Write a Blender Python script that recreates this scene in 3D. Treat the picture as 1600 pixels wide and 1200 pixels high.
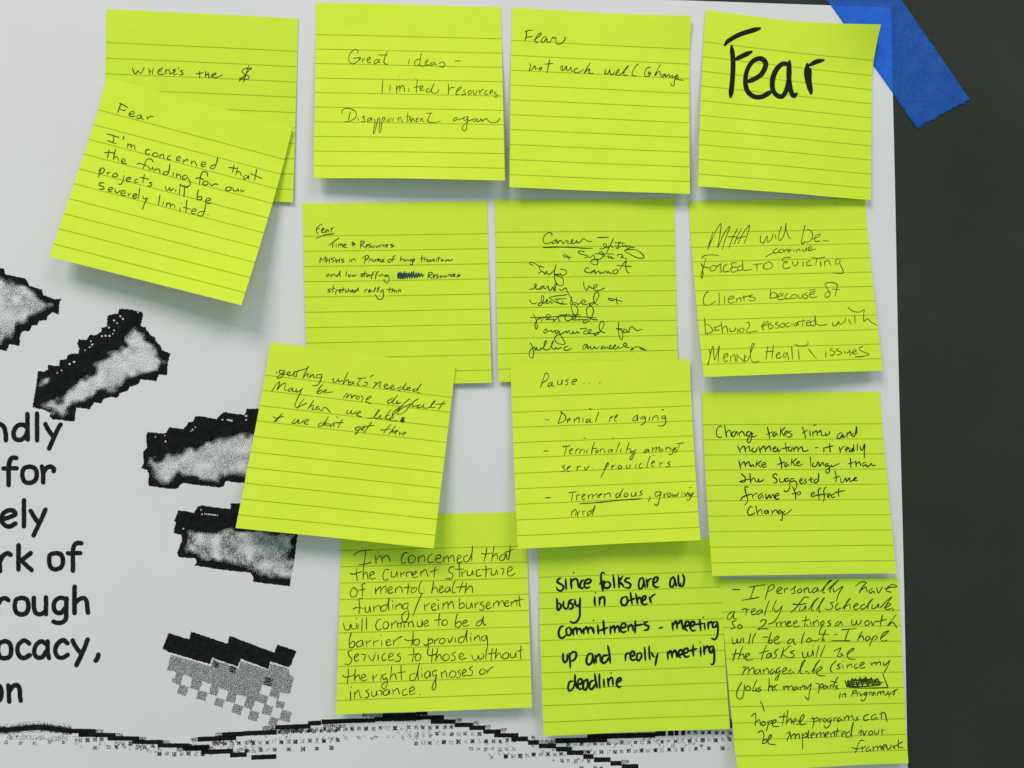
import bpy, math, random
import numpy as np
from mathutils import Matrix

scene = bpy.context.scene
for o in list(bpy.data.objects):
    bpy.data.objects.remove(o)
C = scene.collection

# ------------------------------------------------------------------ camera
D = 0.4382                      # metres from the lens to the wall
FPX = 1250.0                    # focal length in pixels of a 1600 px wide frame
YAW, PITCH, ROLL = math.radians(3.965), math.radians(1.715), math.radians(0.219)


def rot(y, p, r):
    cy, sy, cp, sp, cr, sr = (math.cos(y), math.sin(y), math.cos(p), math.sin(p),
                              math.cos(r), math.sin(r))
    Ry = np.array([[cy, 0, sy], [0, 1, 0], [-sy, 0, cy]])
    Rp = np.array([[1, 0, 0], [0, cp, -sp], [0, sp, cp]])
    Rr = np.array([[cr, -sr, 0], [sr, cr, 0], [0, 0, 1]])
    return Ry @ Rp @ Rr


RM = rot(YAW, PITCH, ROLL)
toW = np.array([[1, 0, 0], [0, 0, 1], [0, -1, 0]])     # x right, y into the wall, z up
CAMAX = toW @ RM                                        # columns: right, down, forward
cam = bpy.data.cameras.new('camera')
camo = bpy.data.objects.new('camera', cam)
C.objects.link(camo)
cam.sensor_width = 36.0
cam.lens = FPX / 1600.0 * 36.0
cam.clip_start, cam.clip_end = 0.01, 50
mw = Matrix.Identity(4)
for i in range(3):
    mw[i][0], mw[i][1], mw[i][2] = CAMAX[i, 0], -CAMAX[i, 1], -CAMAX[i, 2]
mw[1][3] = -D
camo.matrix_world = mw
scene.camera = camo

# ------------------------------------------------------------------ light
world = bpy.data.worlds.new('World')
scene.world = world
world.use_nodes = True
bg = world.node_tree.nodes['Background']
bg.inputs['Color'].default_value = (0.74, 1.0, 0.93, 1)
bg.inputs['Strength'].default_value = 0.41


def area(name, loc, target, size, power, col):
    l = bpy.data.lights.new(name, 'AREA')
    l.shape = 'RECTANGLE'
    l.size, l.size_y = size
    l.energy = power
    l.color = col
    o = bpy.data.objects.new(name, l)
    C.objects.link(o)
    o.location = loc
    d = Matrix.Identity(3)
    from mathutils import Vector
    o.rotation_euler = (Vector(target) - Vector(loc)).to_track_quat('-Z', 'Y').to_euler()
    return o


area('ceiling_lamp', (-1.05, -1.85, 2.05), (0.0, 0, 0.05), (1.20, 1.0), 45.5, (1.0, 0.93, 0.90))
area('ceiling_lamp', (1.25, -1.90, 2.10), (0.1, 0, 0.0), (1.20, 1.0), 20.0, (1.0, 0.95, 0.93))

scene.view_settings.view_transform = 'Standard'
scene.view_settings.look = 'None'
scene.view_settings.exposure = 0.06
scene.view_settings.gamma = 1.0
scene.view_settings.use_curve_mapping = False
scene.render.engine = 'CYCLES'
scene.cycles.use_denoising = False
scene.cycles.max_bounces = 8
scene.cycles.transparent_max_bounces = 12


# ------------------------------------------------------------------ geometry helpers
def wall_xz(px, py, depth=0.0):
    """point on a plane `depth` metres in front of the wall seen at photo pixel px,py"""
    px = np.asarray(px, float)
    py = np.asarray(py, float)
    v = np.stack([(px - 800) / FPX, (py - 600) / FPX, np.ones_like(px)], -1) @ CAMAX.T
    t = (D - depth) / v[..., 1]
    return v[..., 0] * t, v[..., 2] * t


def project(x, y, z):
    p = np.stack([x, y + D, z], -1) @ CAMAX
    return p[..., 0] / p[..., 2] * FPX + 800, p[..., 1] / p[..., 2] * FPX + 600


def poster_depth(x, z):
    """how far the poster's face stands off the wall: 0.6 mm plus a lazy buckle"""
    return (0.0012 + 0.0004 * np.sin(9 * x + 4 * z + 0.6) + 0.0003 * np.sin(23 * x - 11 * z)
            + 0.00018 * np.sin(31 * z + 12 * x + 1.0) + 0.00007 * np.sin(70 * x + 22 * z))


def mesh_obj(name, verts, faces, mat, parent=None, uvs=None, smooth=False):
    me = bpy.data.meshes.new(name)
    org = np.zeros(3)
    verts = np.asarray(verts, float)
    if parent is not None:
        org = np.array(parent.location)
    me.from_pydata((verts - org).tolist(), [], faces)
    if uvs is not None:
        lay = me.uv_layers.new(name='UVMap')
        for l in me.loops:
            lay.data[l.index].uv = uvs[l.vertex_index]
    if smooth:
        for p in me.polygons:
            p.use_smooth = True
    me.materials.append(mat)
    me.update()
    o = bpy.data.objects.new(name, me)
    C.objects.link(o)
    if parent is not None:
        o.parent = parent
    return o


# ------------------------------------------------------------------ materials
def material(name):
    m = bpy.data.materials.new(name)
    m.use_nodes = True
    nt = m.node_tree
    b = nt.nodes['Principled BSDF']
    return m, nt, b


def noise(nt, scale, detail=4, rough=0.6, coord='Object'):
    tc = nt.nodes.new('ShaderNodeTexCoord')
    n = nt.nodes.new('ShaderNodeTexNoise')
    n.inputs['Scale'].default_value = scale
    n.inputs['Detail'].default_value = detail
    n.inputs['Roughness'].default_value = rough
    nt.links.new(tc.outputs[coord], n.inputs['Vector'])
    return n


def ramp(nt, src, stops):
    r = nt.nodes.new('ShaderNodeValToRGB')
    e = r.color_ramp.elements
    while len(e) < len(stops):
        e.new(0.5)
    for el, (p, c) in zip(e, stops):
        el.position = p
        el.color = (*c, 1)
    nt.links.new(src, r.inputs['Fac'])
    return r


def bump(nt, b, src, strength, dist):
    bm_ = nt.nodes.new('ShaderNodeBump')
    bm_.inputs['Strength'].default_value = strength
    bm_.inputs['Distance'].default_value = dist
    nt.links.new(src, bm_.inputs['Height'])
    nt.links.new(bm_.outputs['Normal'], b.inputs['Normal'])


def ink(name, col, rough=0.75, spec=0.06):
    m, nt, b = material(name)
    n = noise(nt, 420, 3)
    r = ramp(nt, n.outputs['Fac'], [(0.3, col), (0.75, tuple(min(1, c * 1.7 + 0.006) for c in col))])
    nt.links.new(r.outputs['Color'], b.inputs['Base Color'])
    b.inputs['Roughness'].default_value = rough
    b.inputs['Specular IOR Level'].default_value = spec
    return m


def note_material():
    m, nt, b = material('lime_note_paper')
    L = nt.links
    uv = nt.nodes.new('ShaderNodeUVMap')
    uv.uv_map = 'UVMap'
    sep = nt.nodes.new('ShaderNodeSeparateXYZ')
    L.new(uv.outputs['UV'], sep.inputs[0])

    def math_(op, a, bb=None, c=None):
        n = nt.nodes.new('ShaderNodeMath')
        n.operation = op
        for i, v in enumerate((a, bb, c)):
            if v is None:
                continue
            if isinstance(v, (int, float)):
                n.inputs[i].default_value = v
            else:
                L.new(v, n.inputs[i])
        return n.outputs[0]
    # ruled lines: v from 0 at the top; first at .18, spacing .0835, ten of them
    V = math_('SUBTRACT', 1.0, sep.outputs['Y'])
    k = math_('DIVIDE', math_('SUBTRACT', V, 0.1795), 0.0835)
    near = math_('ROUND', k)
    dist = math_('ABSOLUTE', math_('SUBTRACT', k, near))
    nz = noise(nt, 900, 2)
    wid = math_('MULTIPLY_ADD', nz.outputs['Fac'], 0.024, 0.030)
    on = math_('SUBTRACT', 1.0, math_('SMOOTH_MIN', 1.0, math_('DIVIDE', dist, wid), 0.3))
    on = math_('MAXIMUM', on, 0.0)
    on = math_('MULTIPLY', on, math_('GREATER_THAN', near, -0.5))
    on = math_('MULTIPLY', on, math_('LESS_THAN', near, 9.5))
    on = math_('MULTIPLY', on, 0.95)
    on = math_('MINIMUM', math_('MULTIPLY', on, 1.4), 0.93)
    pap = noise(nt, 60, 5, 0.7)
    base = ramp(nt, pap.outputs['Fac'], [(0.3, (0.735, 0.895, 0.048)), (0.7, (0.785, 0.935, 0.060))])
    oi = nt.nodes.new('ShaderNodeObjectInfo')
    hv = nt.nodes.new('ShaderNodeHueSaturation')
    L.new(math_('MULTIPLY_ADD', oi.outputs['Random'], 0.012, 0.494), hv.inputs['Hue'])
    L.new(math_('MULTIPLY_ADD', oi.outputs['Random'], -0.05, 1.02), hv.inputs['Value'])
    L.new(base.outputs['Color'], hv.inputs['Color'])
    mix = nt.nodes.new('ShaderNodeMix')
    mix.data_type = 'RGBA'
    L.new(on, mix.inputs['Factor'])
    L.new(hv.outputs['Color'], mix.inputs[6])
    mix.inputs[7].default_value = (0.325, 0.440, 0.013, 1)
    L.new(mix.outputs[2], b.inputs['Base Color'])
    b.inputs['Roughness'].default_value = 0.8
    b.inputs['Specular IOR Level'].default_value = 0.18
    fib = noise(nt, 700, 4, 0.7)
    bump(nt, b, fib.outputs['Fac'], 0.12, 0.0003)
    tr = nt.nodes.new('ShaderNodeBsdfTranslucent')
    tr.inputs['Color'].default_value = (0.50, 0.95, 0.10, 1)
    ms = nt.nodes.new('ShaderNodeMixShader')
    ms.inputs[0].default_value = 0.09
    L.new(b.outputs[0], ms.inputs[1])
    L.new(tr.outputs[0], ms.inputs[2])
    L.new(ms.outputs[0], nt.nodes['Material Output'].inputs['Surface'])
    return m


def paper_material():
    m, nt, b = material('poster_paper')
    n1 = noise(nt, 7, 4)
    r = ramp(nt, n1.outputs['Fac'], [(0.25, (0.725, 0.686, 0.706)), (0.75, (0.785, 0.744, 0.766))])
    nt.links.new(r.outputs['Color'], b.inputs['Base Color'])
    b.inputs['Roughness'].default_value = 0.75
    b.inputs['Specular IOR Level'].default_value = 0.2
    fib = noise(nt, 500, 5, 0.7)
    bump(nt, b, fib.outputs['Fac'], 0.10, 0.0003)
    return m


def wall_material():
    m, nt, b = material('dark_wall_paint')
    n1 = noise(nt, 900, 3, 0.7)
    r = ramp(nt, n1.outputs['Fac'], [(0.25, (0.023, 0.029, 0.021)), (0.75, (0.043, 0.050, 0.037))])
    nt.links.new(r.outputs['Color'], b.inputs['Base Color'])
    n3 = noise(nt, 9, 4, 0.6)
    mr = ramp(nt, n3.outputs['Fac'], [(0.3, (0.86, 0.86, 0.86)), (0.7, (1.14, 1.10, 1.10))])
    mu = nt.nodes.new('ShaderNodeMix')
    mu.data_type = 'RGBA'
    mu.blend_type = 'MULTIPLY'
    mu.inputs['Factor'].default_value = 1.0
    nt.links.new(r.outputs['Color'], mu.inputs[6])
    nt.links.new(mr.outputs['Color'], mu.inputs[7])
    nt.links.new(mu.outputs[2], b.inputs['Base Color'])
    b.inputs['Roughness'].default_value = 0.7
    b.inputs['Specular IOR Level'].default_value = 0.1
    bump(nt, b, n1.outputs['Fac'], 0.25, 0.0004)
    return m


def tape_material():
    m, nt, b = material('blue_masking_tape')
    n1 = noise(nt, 650, 5, 0.75)
    n2 = noise(nt, 75, 3, 0.6)
    ad = nt.nodes.new('ShaderNodeMath')
    ad.operation = 'MULTIPLY_ADD'
    nt.links.new(n2.outputs['Fac'], ad.inputs[0])
    ad.inputs[1].default_value = 0.55
    nt.links.new(n1.outputs['Fac'], ad.inputs[2])
    sb = nt.nodes.new('ShaderNodeMath')
    sb.operation = 'SUBTRACT'
    nt.links.new(ad.outputs[0], sb.inputs[0])
    sb.inputs[1].default_value = 0.27
    r = ramp(nt, sb.outputs[0], [(0.3, (0.018, 0.135, 0.70)), (0.72, (0.050, 0.25, 0.98))])
    nt.links.new(r.outputs['Color'], b.inputs['Base Color'])
    b.inputs['Roughness'].default_value = 0.6
    b.inputs['Specular IOR Level'].default_value = 0.3
    bump(nt, b, sb.outputs[0], 0.5, 0.0006)
    t = nt.nodes.new('ShaderNodeBsdfTransparent')
    t.inputs['Color'].default_value = (0.10, 0.42, 1.0, 1)
    ms = nt.nodes.new('ShaderNodeMixShader')
    ms.inputs[0].default_value = 0.54
    nt.links.new(b.outputs[0], ms.inputs[1])
    nt.links.new(t.outputs[0], ms.inputs[2])
    nt.links.new(ms.outputs[0], nt.nodes['Material Output'].inputs['Surface'])
    return m


M_NOTE, M_PAPER, M_WALL, M_TAPE = note_material(), paper_material(), wall_material(), tape_material()
M_PRINT = ink('printed_toner', (0.006, 0.008, 0.008), 0.8, 0.04)
M_GREY = ink('printed_grey', (0.25, 0.25, 0.25), 0.7, 0.2)
M_TEXT = ink('printed_text_toner', (0.010, 0.010, 0.012), 0.8, 0.05)

# ------------------------------------------------------------------ wall
wall = mesh_obj('wall', [(-3, 0, -1.5), (3, 0, -1.5), (3, 0, 1.5), (-3, 0, 1.5)], [(0, 1, 2, 3)], M_WALL)
wall['kind'] = 'structure'

# ------------------------------------------------------------------ poster
# right edge runs down the photo, top edge just inside the frame; the sheet goes on to the left and below
tr = wall_xz(1391, 13)
tl_dir = np.array(wall_xz(1060, 2.5)) - np.array(tr)
tl_dir /= np.linalg.norm(tl_dir)
dn = np.array(wall_xz(1413, 1065)) - np.array(tr)
dn /= np.linalg.norm(dn)
TR = np.array(tr)
PW, PH = 0.86, 0.56


def build_poster():
    nu, nv = 90, 60
    V, F = [], []
    for j in range(nv + 1):
        for i in range(nu + 1):
            q = TR + tl_dir * PW * (1 - i / nu) + dn * PH * j / nv
            V.append((q[0], -float(poster_depth(q[0], q[1])), q[1]))
    w = nu + 1
    for j in range(nv):
        for i in range(nu):
            a = j * w + i
            F.append((a, a + w, a + w + 1, a + 1))
    # thickness: rim and back
    rim = [i for i in range(w)] + [j * w + nu for j in range(1, nv + 1)] + \
          [nv * w + i for i in range(nu - 1, -1, -1)] + [j * w for j in range(nv - 1, 0, -1)]
    n0 = len(V)
    for a in rim:
        V.append((V[a][0], V[a][1] + 0.0003, V[a][2]))
    for k in range(len(rim)):
        k2 = (k + 1) % len(rim)
        F.append((rim[k], rim[k2], n0 + k2, n0 + k))
    c = TR + tl_dir * PW / 2 + dn * PH / 2
    # origin at the sheet's centre
    me = bpy.data.meshes.new('poster')
    org = np.array([c[0], 0, c[1]])
    me.from_pydata((np.array(V) - org).tolist(), [], F)
    flat = set()
    for k, p in enumerate(me.polygons):
        p.use_smooth = k < nu * nv
        if k >= nu * nv:
            flat |= set(p.edge_keys)
    for e in me.edges:
        e.use_edge_sharp = e.key in flat
    me.materials.append(M_PAPER)
    o = bpy.data.objects.new('poster', me)
    o.location = org
    C.objects.link(o)
    return o


poster = build_poster()
poster['label'] = 'large white paper poster with black lettering and pixelated grey shapes, taped to the dark wall'
poster['category'] = 'poster'


# ------------------------------------------------------------------ stroke machinery
def catmull(pts, step):
    pts = np.asarray(pts, float)
    if len(pts) == 2:
        n = max(2, int(np.linalg.norm(pts[1] - pts[0]) / (step * 3)) + 1)
        return np.linspace(pts[0], pts[1], n + 1)
    P = np.vstack([2 * pts[0] - pts[1], pts, 2 * pts[-1] - pts[-2]])
    out = [pts[0]]
    for i in range(1, len(P) - 2):
        p0, p1, p2, p3 = P[i - 1], P[i], P[i + 1], P[i + 2]
        n = max(2, int(np.linalg.norm(p2 - p1) / step) + 1)
        for t in np.linspace(0, 1, n + 1)[1:]:
            out.append(0.5 * ((2 * p1) + (-p0 + p2) * t + (2 * p0 - 5 * p1 + 4 * p2 - p3) * t * t
                              + (-p0 + 3 * p1 - 3 * p2 + p3) * t ** 3))
    return np.array(out)


def poly(pts, step):
    pts = np.asarray(pts, float)
    out = [pts[0]]
    for a, b in zip(pts[:-1], pts[1:]):
        n = max(1, int(np.linalg.norm(b - a) / step))
        for t in np.linspace(0, 1, n + 1)[1:]:
            out.append(a + (b - a) * t)
    return np.array(out)


class Ribbons:
    """ink strokes collected in photo pixels, each a flat band with rounded ends"""

    def __init__(self, seed=0):
        self.p, self.f, self.lift = [], [], []
        self.rng = random.Random(seed)
        self.k = 0

    def stroke(self, pts, width, press=0.25, blunt=False):
        rng = self.rng
        pts = np.asarray(pts, float)
        keep = [0]
        for i in range(1, len(pts)):
            if np.linalg.norm(pts[i] - pts[keep[-1]]) > 0.12:
                keep.append(i)
        pts = pts[keep]
        n = len(pts)
        if n < 2:
            pts = np.vstack([pts[0] - (0.25, 0.25), pts[0] + (0.25, 0.25)])
            n = 2
        t = np.gradient(pts, axis=0)
        t /= np.maximum(np.linalg.norm(t, axis=1, keepdims=True), 1e-6)
        nrm = np.stack([-t[:, 1], t[:, 0]], 1)
        ph = rng.uniform(0, 6.28)
        ph2 = rng.uniform(0, 6.28)
        s = np.concatenate([[0], np.cumsum(np.linalg.norm(np.diff(pts, axis=0), axis=1))])
        w = width * (1 + press * (0.6 * np.sin(s / (5 + width * 2) + ph) + 0.4 * np.sin(s / (2.3 + width) + ph2)))
        if not blunt:
            L = s[-1]
            e = np.minimum(1, np.minimum(s, L - s) / (width * 1.0 + 0.4) * 0.5 + 0.55)
            w = w * e
        self.k += 1
        z0 = (self.k % 9) * 4e-6
        slope = 2.5e-8 * 60
        b = len(self.p)
        for i in range(n):
            self.p.append(pts[i] + nrm[i] * w[i] / 2)
            self.p.append(pts[i] - nrm[i] * w[i] / 2)
            zz = z0 + slope * i / 10
            self.lift += [zz, zz]
        for i in range(n - 1):
            a = b + 2 * i
            self.f.append((a, a + 1, a + 3, a + 2))
        if width > 1.2:
            for end, sg in ((0, -1), (n - 1, 1)):
                c, d, nn, ww = pts[end], t[end] * sg, nrm[end], w[end] / 2
                m = 6 if width > 3 else 3
                idx = [b + 2 * end]
                for q in range(1, m):
                    an = math.pi * q / m
                    self.p.append(c + nn * ww * math.cos(an) + d * ww * math.sin(an))
                    self.lift.append(self.lift[b + 2 * end])
                    idx.append(len(self.p) - 1)
                idx.append(b + 2 * end + 1)
                self.f.append(tuple(idx if sg < 0 else idx[::-1]))

    def polygon(self, pts, z=0.0):
        b = len(self.p)
        for q in pts:
            self.p.append(np.array(q, float))
            self.lift.append(z)
        self.f.append(tuple(range(b, b + len(pts))))


def trace(R, crop, strokes, w=1.4, smooth=True, press=0.25):
    ox, oy, s = crop
    for st in strokes.split(';'):
        v = [float(c) for c in st.replace(',', ' ').split()]
        pts = [(ox + a / s, oy + b / s) for a, b in zip(v[::2], v[1::2])]
        R.stroke(catmull(pts, 1.1) if smooth else poly(pts, 1.5), w, press)


# ------------------------------------------------------------------ sticky notes
class Note:
    def __init__(self, name_, TL, TRc, BR, BL, base, lbl, lbr, label, power=1.5, corner=0.0, bow=0.0):
        self.base, self.lbl, self.lbr, self.power, self.corner, self.bow = base, lbl, lbr, power, corner, bow
        self.q0 = TL[0] * 0.013 + TL[1] * 0.021
        self.q = []
        for (px, py), (u, v) in zip((TL, TRc, BR, BL), ((0, 0), (1, 0), (1, 1), (0, 1))):
            x, z = wall_xz(px, py)
            for _ in range(3):
                d = self._lift(np.array(float(u)), np.array(float(v))) + poster_depth(x, z)
                x, z = wall_xz(px, py, float(d))
            self.q.append((float(x), float(z)))
        self.label = label
        self.build()

    def _lift(self, u, v):
        t = np.clip((v - 0.16) / 0.84, 0, 1)
        L = self.lbl * (1 - u) + self.lbr * u
        d = self.base + L * t ** self.power
        d = d + self.bow * np.sin(np.pi * u) * t
        if self.corner:
            s = np.clip((u - 0.45) / 0.55, 0, 1) ** 1.5 * np.clip((0.30 - v) / 0.30, 0, 1) ** 1.7
            d = d + self.corner * s
        ph = self.q0
        d = d + t * (0.00045 * np.sin(4.2 * v + 5 * u + ph) + 0.00022 * np.sin(9.0 * u - 3.0 * v + 2.1 * ph))
        return d

    def point(self, u, v, off=0.0):
        (ax, az), (bx, bz), (cx, cz), (dx, dz) = self.q
        w = [(1 - u) * (1 - v), u * (1 - v), u * v, (1 - u) * v]
        x = w[0] * ax + w[1] * bx + w[2] * cx + w[3] * dx
        z = w[0] * az + w[1] * bz + w[2] * cz + w[3] * dz
        return x, -(self._lift(u, v) + poster_depth(x, z) + off), z

    def build(self):
        nu, nv = 20, 36
        T = 0.00012
        V, F, UV = [], [], []
        uu, vv = np.meshgrid(np.linspace(0, 1, nu + 1), np.linspace(0, 1, nv + 1))
        for off in (0, -T):
            x, y, z = self.point(uu, vv, off)
            V += list(zip(x.ravel(), y.ravel(), z.ravel()))
            UV += list(zip(uu.ravel(), 1 - vv.ravel()))
        w = nu + 1
        n = w * (nv + 1)
        for j in range(nv):
            for i in range(nu):
                a = j * w + i
                F.append((a, a + w, a + w + 1, a + 1))
                F.append((n + a, n + a + 1, n + a + w + 1, n + a + w))
        rim = [i for i in range(w)] + [j * w + nu for j in range(1, nv + 1)] + \
              [nv * w + i for i in range(nu - 1, -1, -1)] + [j * w for j in range(nv - 1, 0, -1)]
        for k in range(len(rim)):
            a, b = rim[k], rim[(k + 1) % len(rim)]
            F.append((a, b, n + b, n + a))
        o = mesh_obj('sticky_note', V, F, M_NOTE, uvs=UV, smooth=True)
        nrim = len(rim)
        for p_ in list(o.data.polygons)[-nrim:]:
            p_.use_smooth = False
        flat = {tuple(sorted(k_)) for p_ in list(o.data.polygons)[-nrim:] for k_ in p_.edge_keys}
        for e_ in o.data.edges:
            if tuple(sorted(e_.vertices)) in flat:
                e_.use_edge_sharp = True
        # origin on the wall behind the middle of the glued top edge
        org = ((self.q[0][0] + self.q[1][0]) / 2, 0.0, (self.q[0][1] + self.q[1][1]) / 2)
        for vtx in o.data.vertices:
            vtx.co.x -= org[0]
            vtx.co.z -= org[2]
        o.location = org
        o['label'] = self.label
        o['category'] = 'sticky note'
        o['group'] = 'lime sticky notes on the poster'
        self.o = o

    def uv_of(self, px, py):
        u = np.full(px.shape, 0.5)
        v = np.full(px.shape, 0.5)
        for _ in range(9):
            f0 = project(*self.point(u, v))
            h = 1e-4
            fu = project(*self.point(u + h, v))
            fv = project(*self.point(u, v + h))
            a, b = (fu[0] - f0[0]) / h, (fv[0] - f0[0]) / h
            c, d = (fu[1] - f0[1]) / h, (fv[1] - f0[1]) / h
            rx, ry = px - f0[0], py - f0[1]
            det = a * d - b * c
            u = np.clip(u + (d * rx - b * ry) / det, -0.3, 1.3)
            v = np.clip(v + (-c * rx + a * ry) / det, -0.3, 1.3)
        return u, v

    def ink(self, R, mat, name='handwriting'):
        p = np.array(R.p)
        u, v = self.uv_of(p[:, 0], p[:, 1])
        u, v = np.clip(u, 0.002, 0.998), np.clip(v, 0.002, 0.998)
        x, y, z = self.point(u, v, 5e-5 + np.array(R.lift))
        return mesh_obj(name, np.stack([x, y, z], 1), R.f, mat, parent=self.o)


MM = 0.001
INK_BROWN = ink('dark_brown_ballpoint', (0.05, 0.038, 0.012))
INK_GREEN = ink('dark_green_ballpoint', (0.016, 0.072, 0.010))
INK_OLIVE = ink('faint_black_ballpoint', (0.062, 0.080, 0.008))
INK_BLACK = ink('black_ballpoint', (0.026, 0.038, 0.006))
INK_BLUE = ink('blue_black_ballpoint', (0.006, 0.040, 0.014))
INK_SCRIB = ink('blue_ink_scribble', (0.010, 0.055, 0.055))
INK_PEN = ink('black_gel_pen', (0.006, 0.010, 0.004))
INK_MARK = ink('black_felt_marker', (0.006, 0.010, 0.004), 0.7, 0.08)

NOTES = {}


def note(key, *a, **k):
    NOTES[key] = Note(key, *a, **k)
    return NOTES[key]


note(1, (166, 14), (466, 29), (457.5, 316), (160, 306), 0.4 * MM, 1 * MM, 2.2 * MM,
     "lime ruled sticky note reading Where's the $, half hidden under a tilted note")
note(2, (167, 121), (457, 199), (377, 477), (77, 401), 3.0 * MM, 8 * MM, 14 * MM,
     "lime sticky note tilted clockwise at far left, green ink about funding severely limited", power=1.35)
note(3, (493, 4), (783, 11), (789, 282), (490, 278), 0.4 * MM, 8 * MM, 9 * MM,
     "lime sticky note in the top row reading Great ideas, limited resources, Disappointment again", power=1.3, bow=0.8 * MM)
note(4, (800, 12), (1080.5, 24.5), (1078, 303), (796, 292.5), 0.4 * MM, 7 * MM, 6 * MM,
     "lime sticky note in the top row with thin script reading Fear, not much will change", power=1.3, corner=2.5 * MM)
note(5, (1102.5, 15.5), (1376.5, 38), (1361, 312.5), (1091, 291), 0.7 * MM, 8 * MM, 3.5 * MM,
     "lime sticky note with one big marker word Fear, its corner curled over blue tape", corner=9 * MM)
note(6, (472.5, 318), (761, 314.5), (768, 598), (480, 604), 0.4 * MM, 1.2 * MM, 2.2 * MM,
     "lime sticky note with small writing about Time and Resources and a scribbled-out word")
note(7, (773, 312), (1054, 311), (1060, 590), (779, 597), 0.4 * MM, 1.7 * MM, 1.6 * MM,
     "lime sticky note in joined script with underlined first word and a struck-through line")
note(8, (1076, 314.5), (1352, 310), (1379.5, 579), (1100, 589), 0.4 * MM, 9 * MM, 7 * MM,
     "lime sticky note reading MHA will be forced to continue evicting clients", power=1.35, bow=1.2 * MM)
note(9, (422.5, 535), (712, 571), (677.5, 857), (368, 825), 3.4 * MM, 8 * MM, 11 * MM,
     "lime sticky note tilted clockwise reading getting what's needed may be more difficult", power=1.4)
note(10, (797.5, 570), (1077.5, 561), (1094.5, 844), (809, 857.5), 3.0 * MM, 7 * MM, 8 * MM,
     "lime sticky note headed Pause with a dashed list on denial, territoriality and need", power=1.4)
note(11, (1096, 613), (1375, 612), (1400.5, 896), (1113, 900), 0.6 * MM, 6 * MM, 5 * MM,
     "lime sticky note reading Change takes time and momentum, beside the dark wall", power=1.4, bow=-0.9 * MM)
note(12, (534, 806), (822.5, 800), (831, 1105.5), (525, 1117), 0.4 * MM, 6 * MM, 7 * MM,
     "lime sticky note in the bottom row filled with ballpoint about mental health funding", power=1.4)
note(13, (840, 850), (1123, 840), (1140.5, 1139), (849.5, 1150), 0.4 * MM, 6 * MM, 4 * MM,
     "lime sticky note in thick black marker reading since folks are all busy", power=1.4)
note(14, (1125, 905), (1404.5, 903), (1419.5, 1192.5), (1152, 1203), 0.6 * MM, 8 * MM, 4 * MM,
     "crowded lime sticky note in the bottom right corner reading I personally have a full schedule", power=1.4)


# 1 -- Where's the $
c = (70, 0, 4)
R = Ribbons(1)
trace(R, c, '548,425 556,452 570,460 582,440 590,455 606,453 622,420;650,425 653,445 655,464;655,446 668,444;678,423 674,445 671,466;'
      '738,424 714,438 708,458 726,467 747,460;710,445 734,442;755,432 757,466;757,444 772,434 780,450 783,463 796,455;'
      '822,432 800,439 816,447 800,455 806,466 832,461;838,420 834,432;866,440 848,444 861,455 862,465 842,468;'
      '966,444 967,465 969,488;944,463 992,454;1005,444 1003,483;1020,450 1023,470 1026,486 1040,474;1003,468 1030,464;'
      '1042,476 1071,463 1060,457 1044,476 1064,486 1112,468;'
      '1294,432 1258,428 1232,443 1246,462 1276,477 1264,496 1214,488;1276,408 1260,455 1242,514;1293,420 1250,470 1214,508', 1.5)
NOTES[1].ink(R, INK_BROWN)

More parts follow.
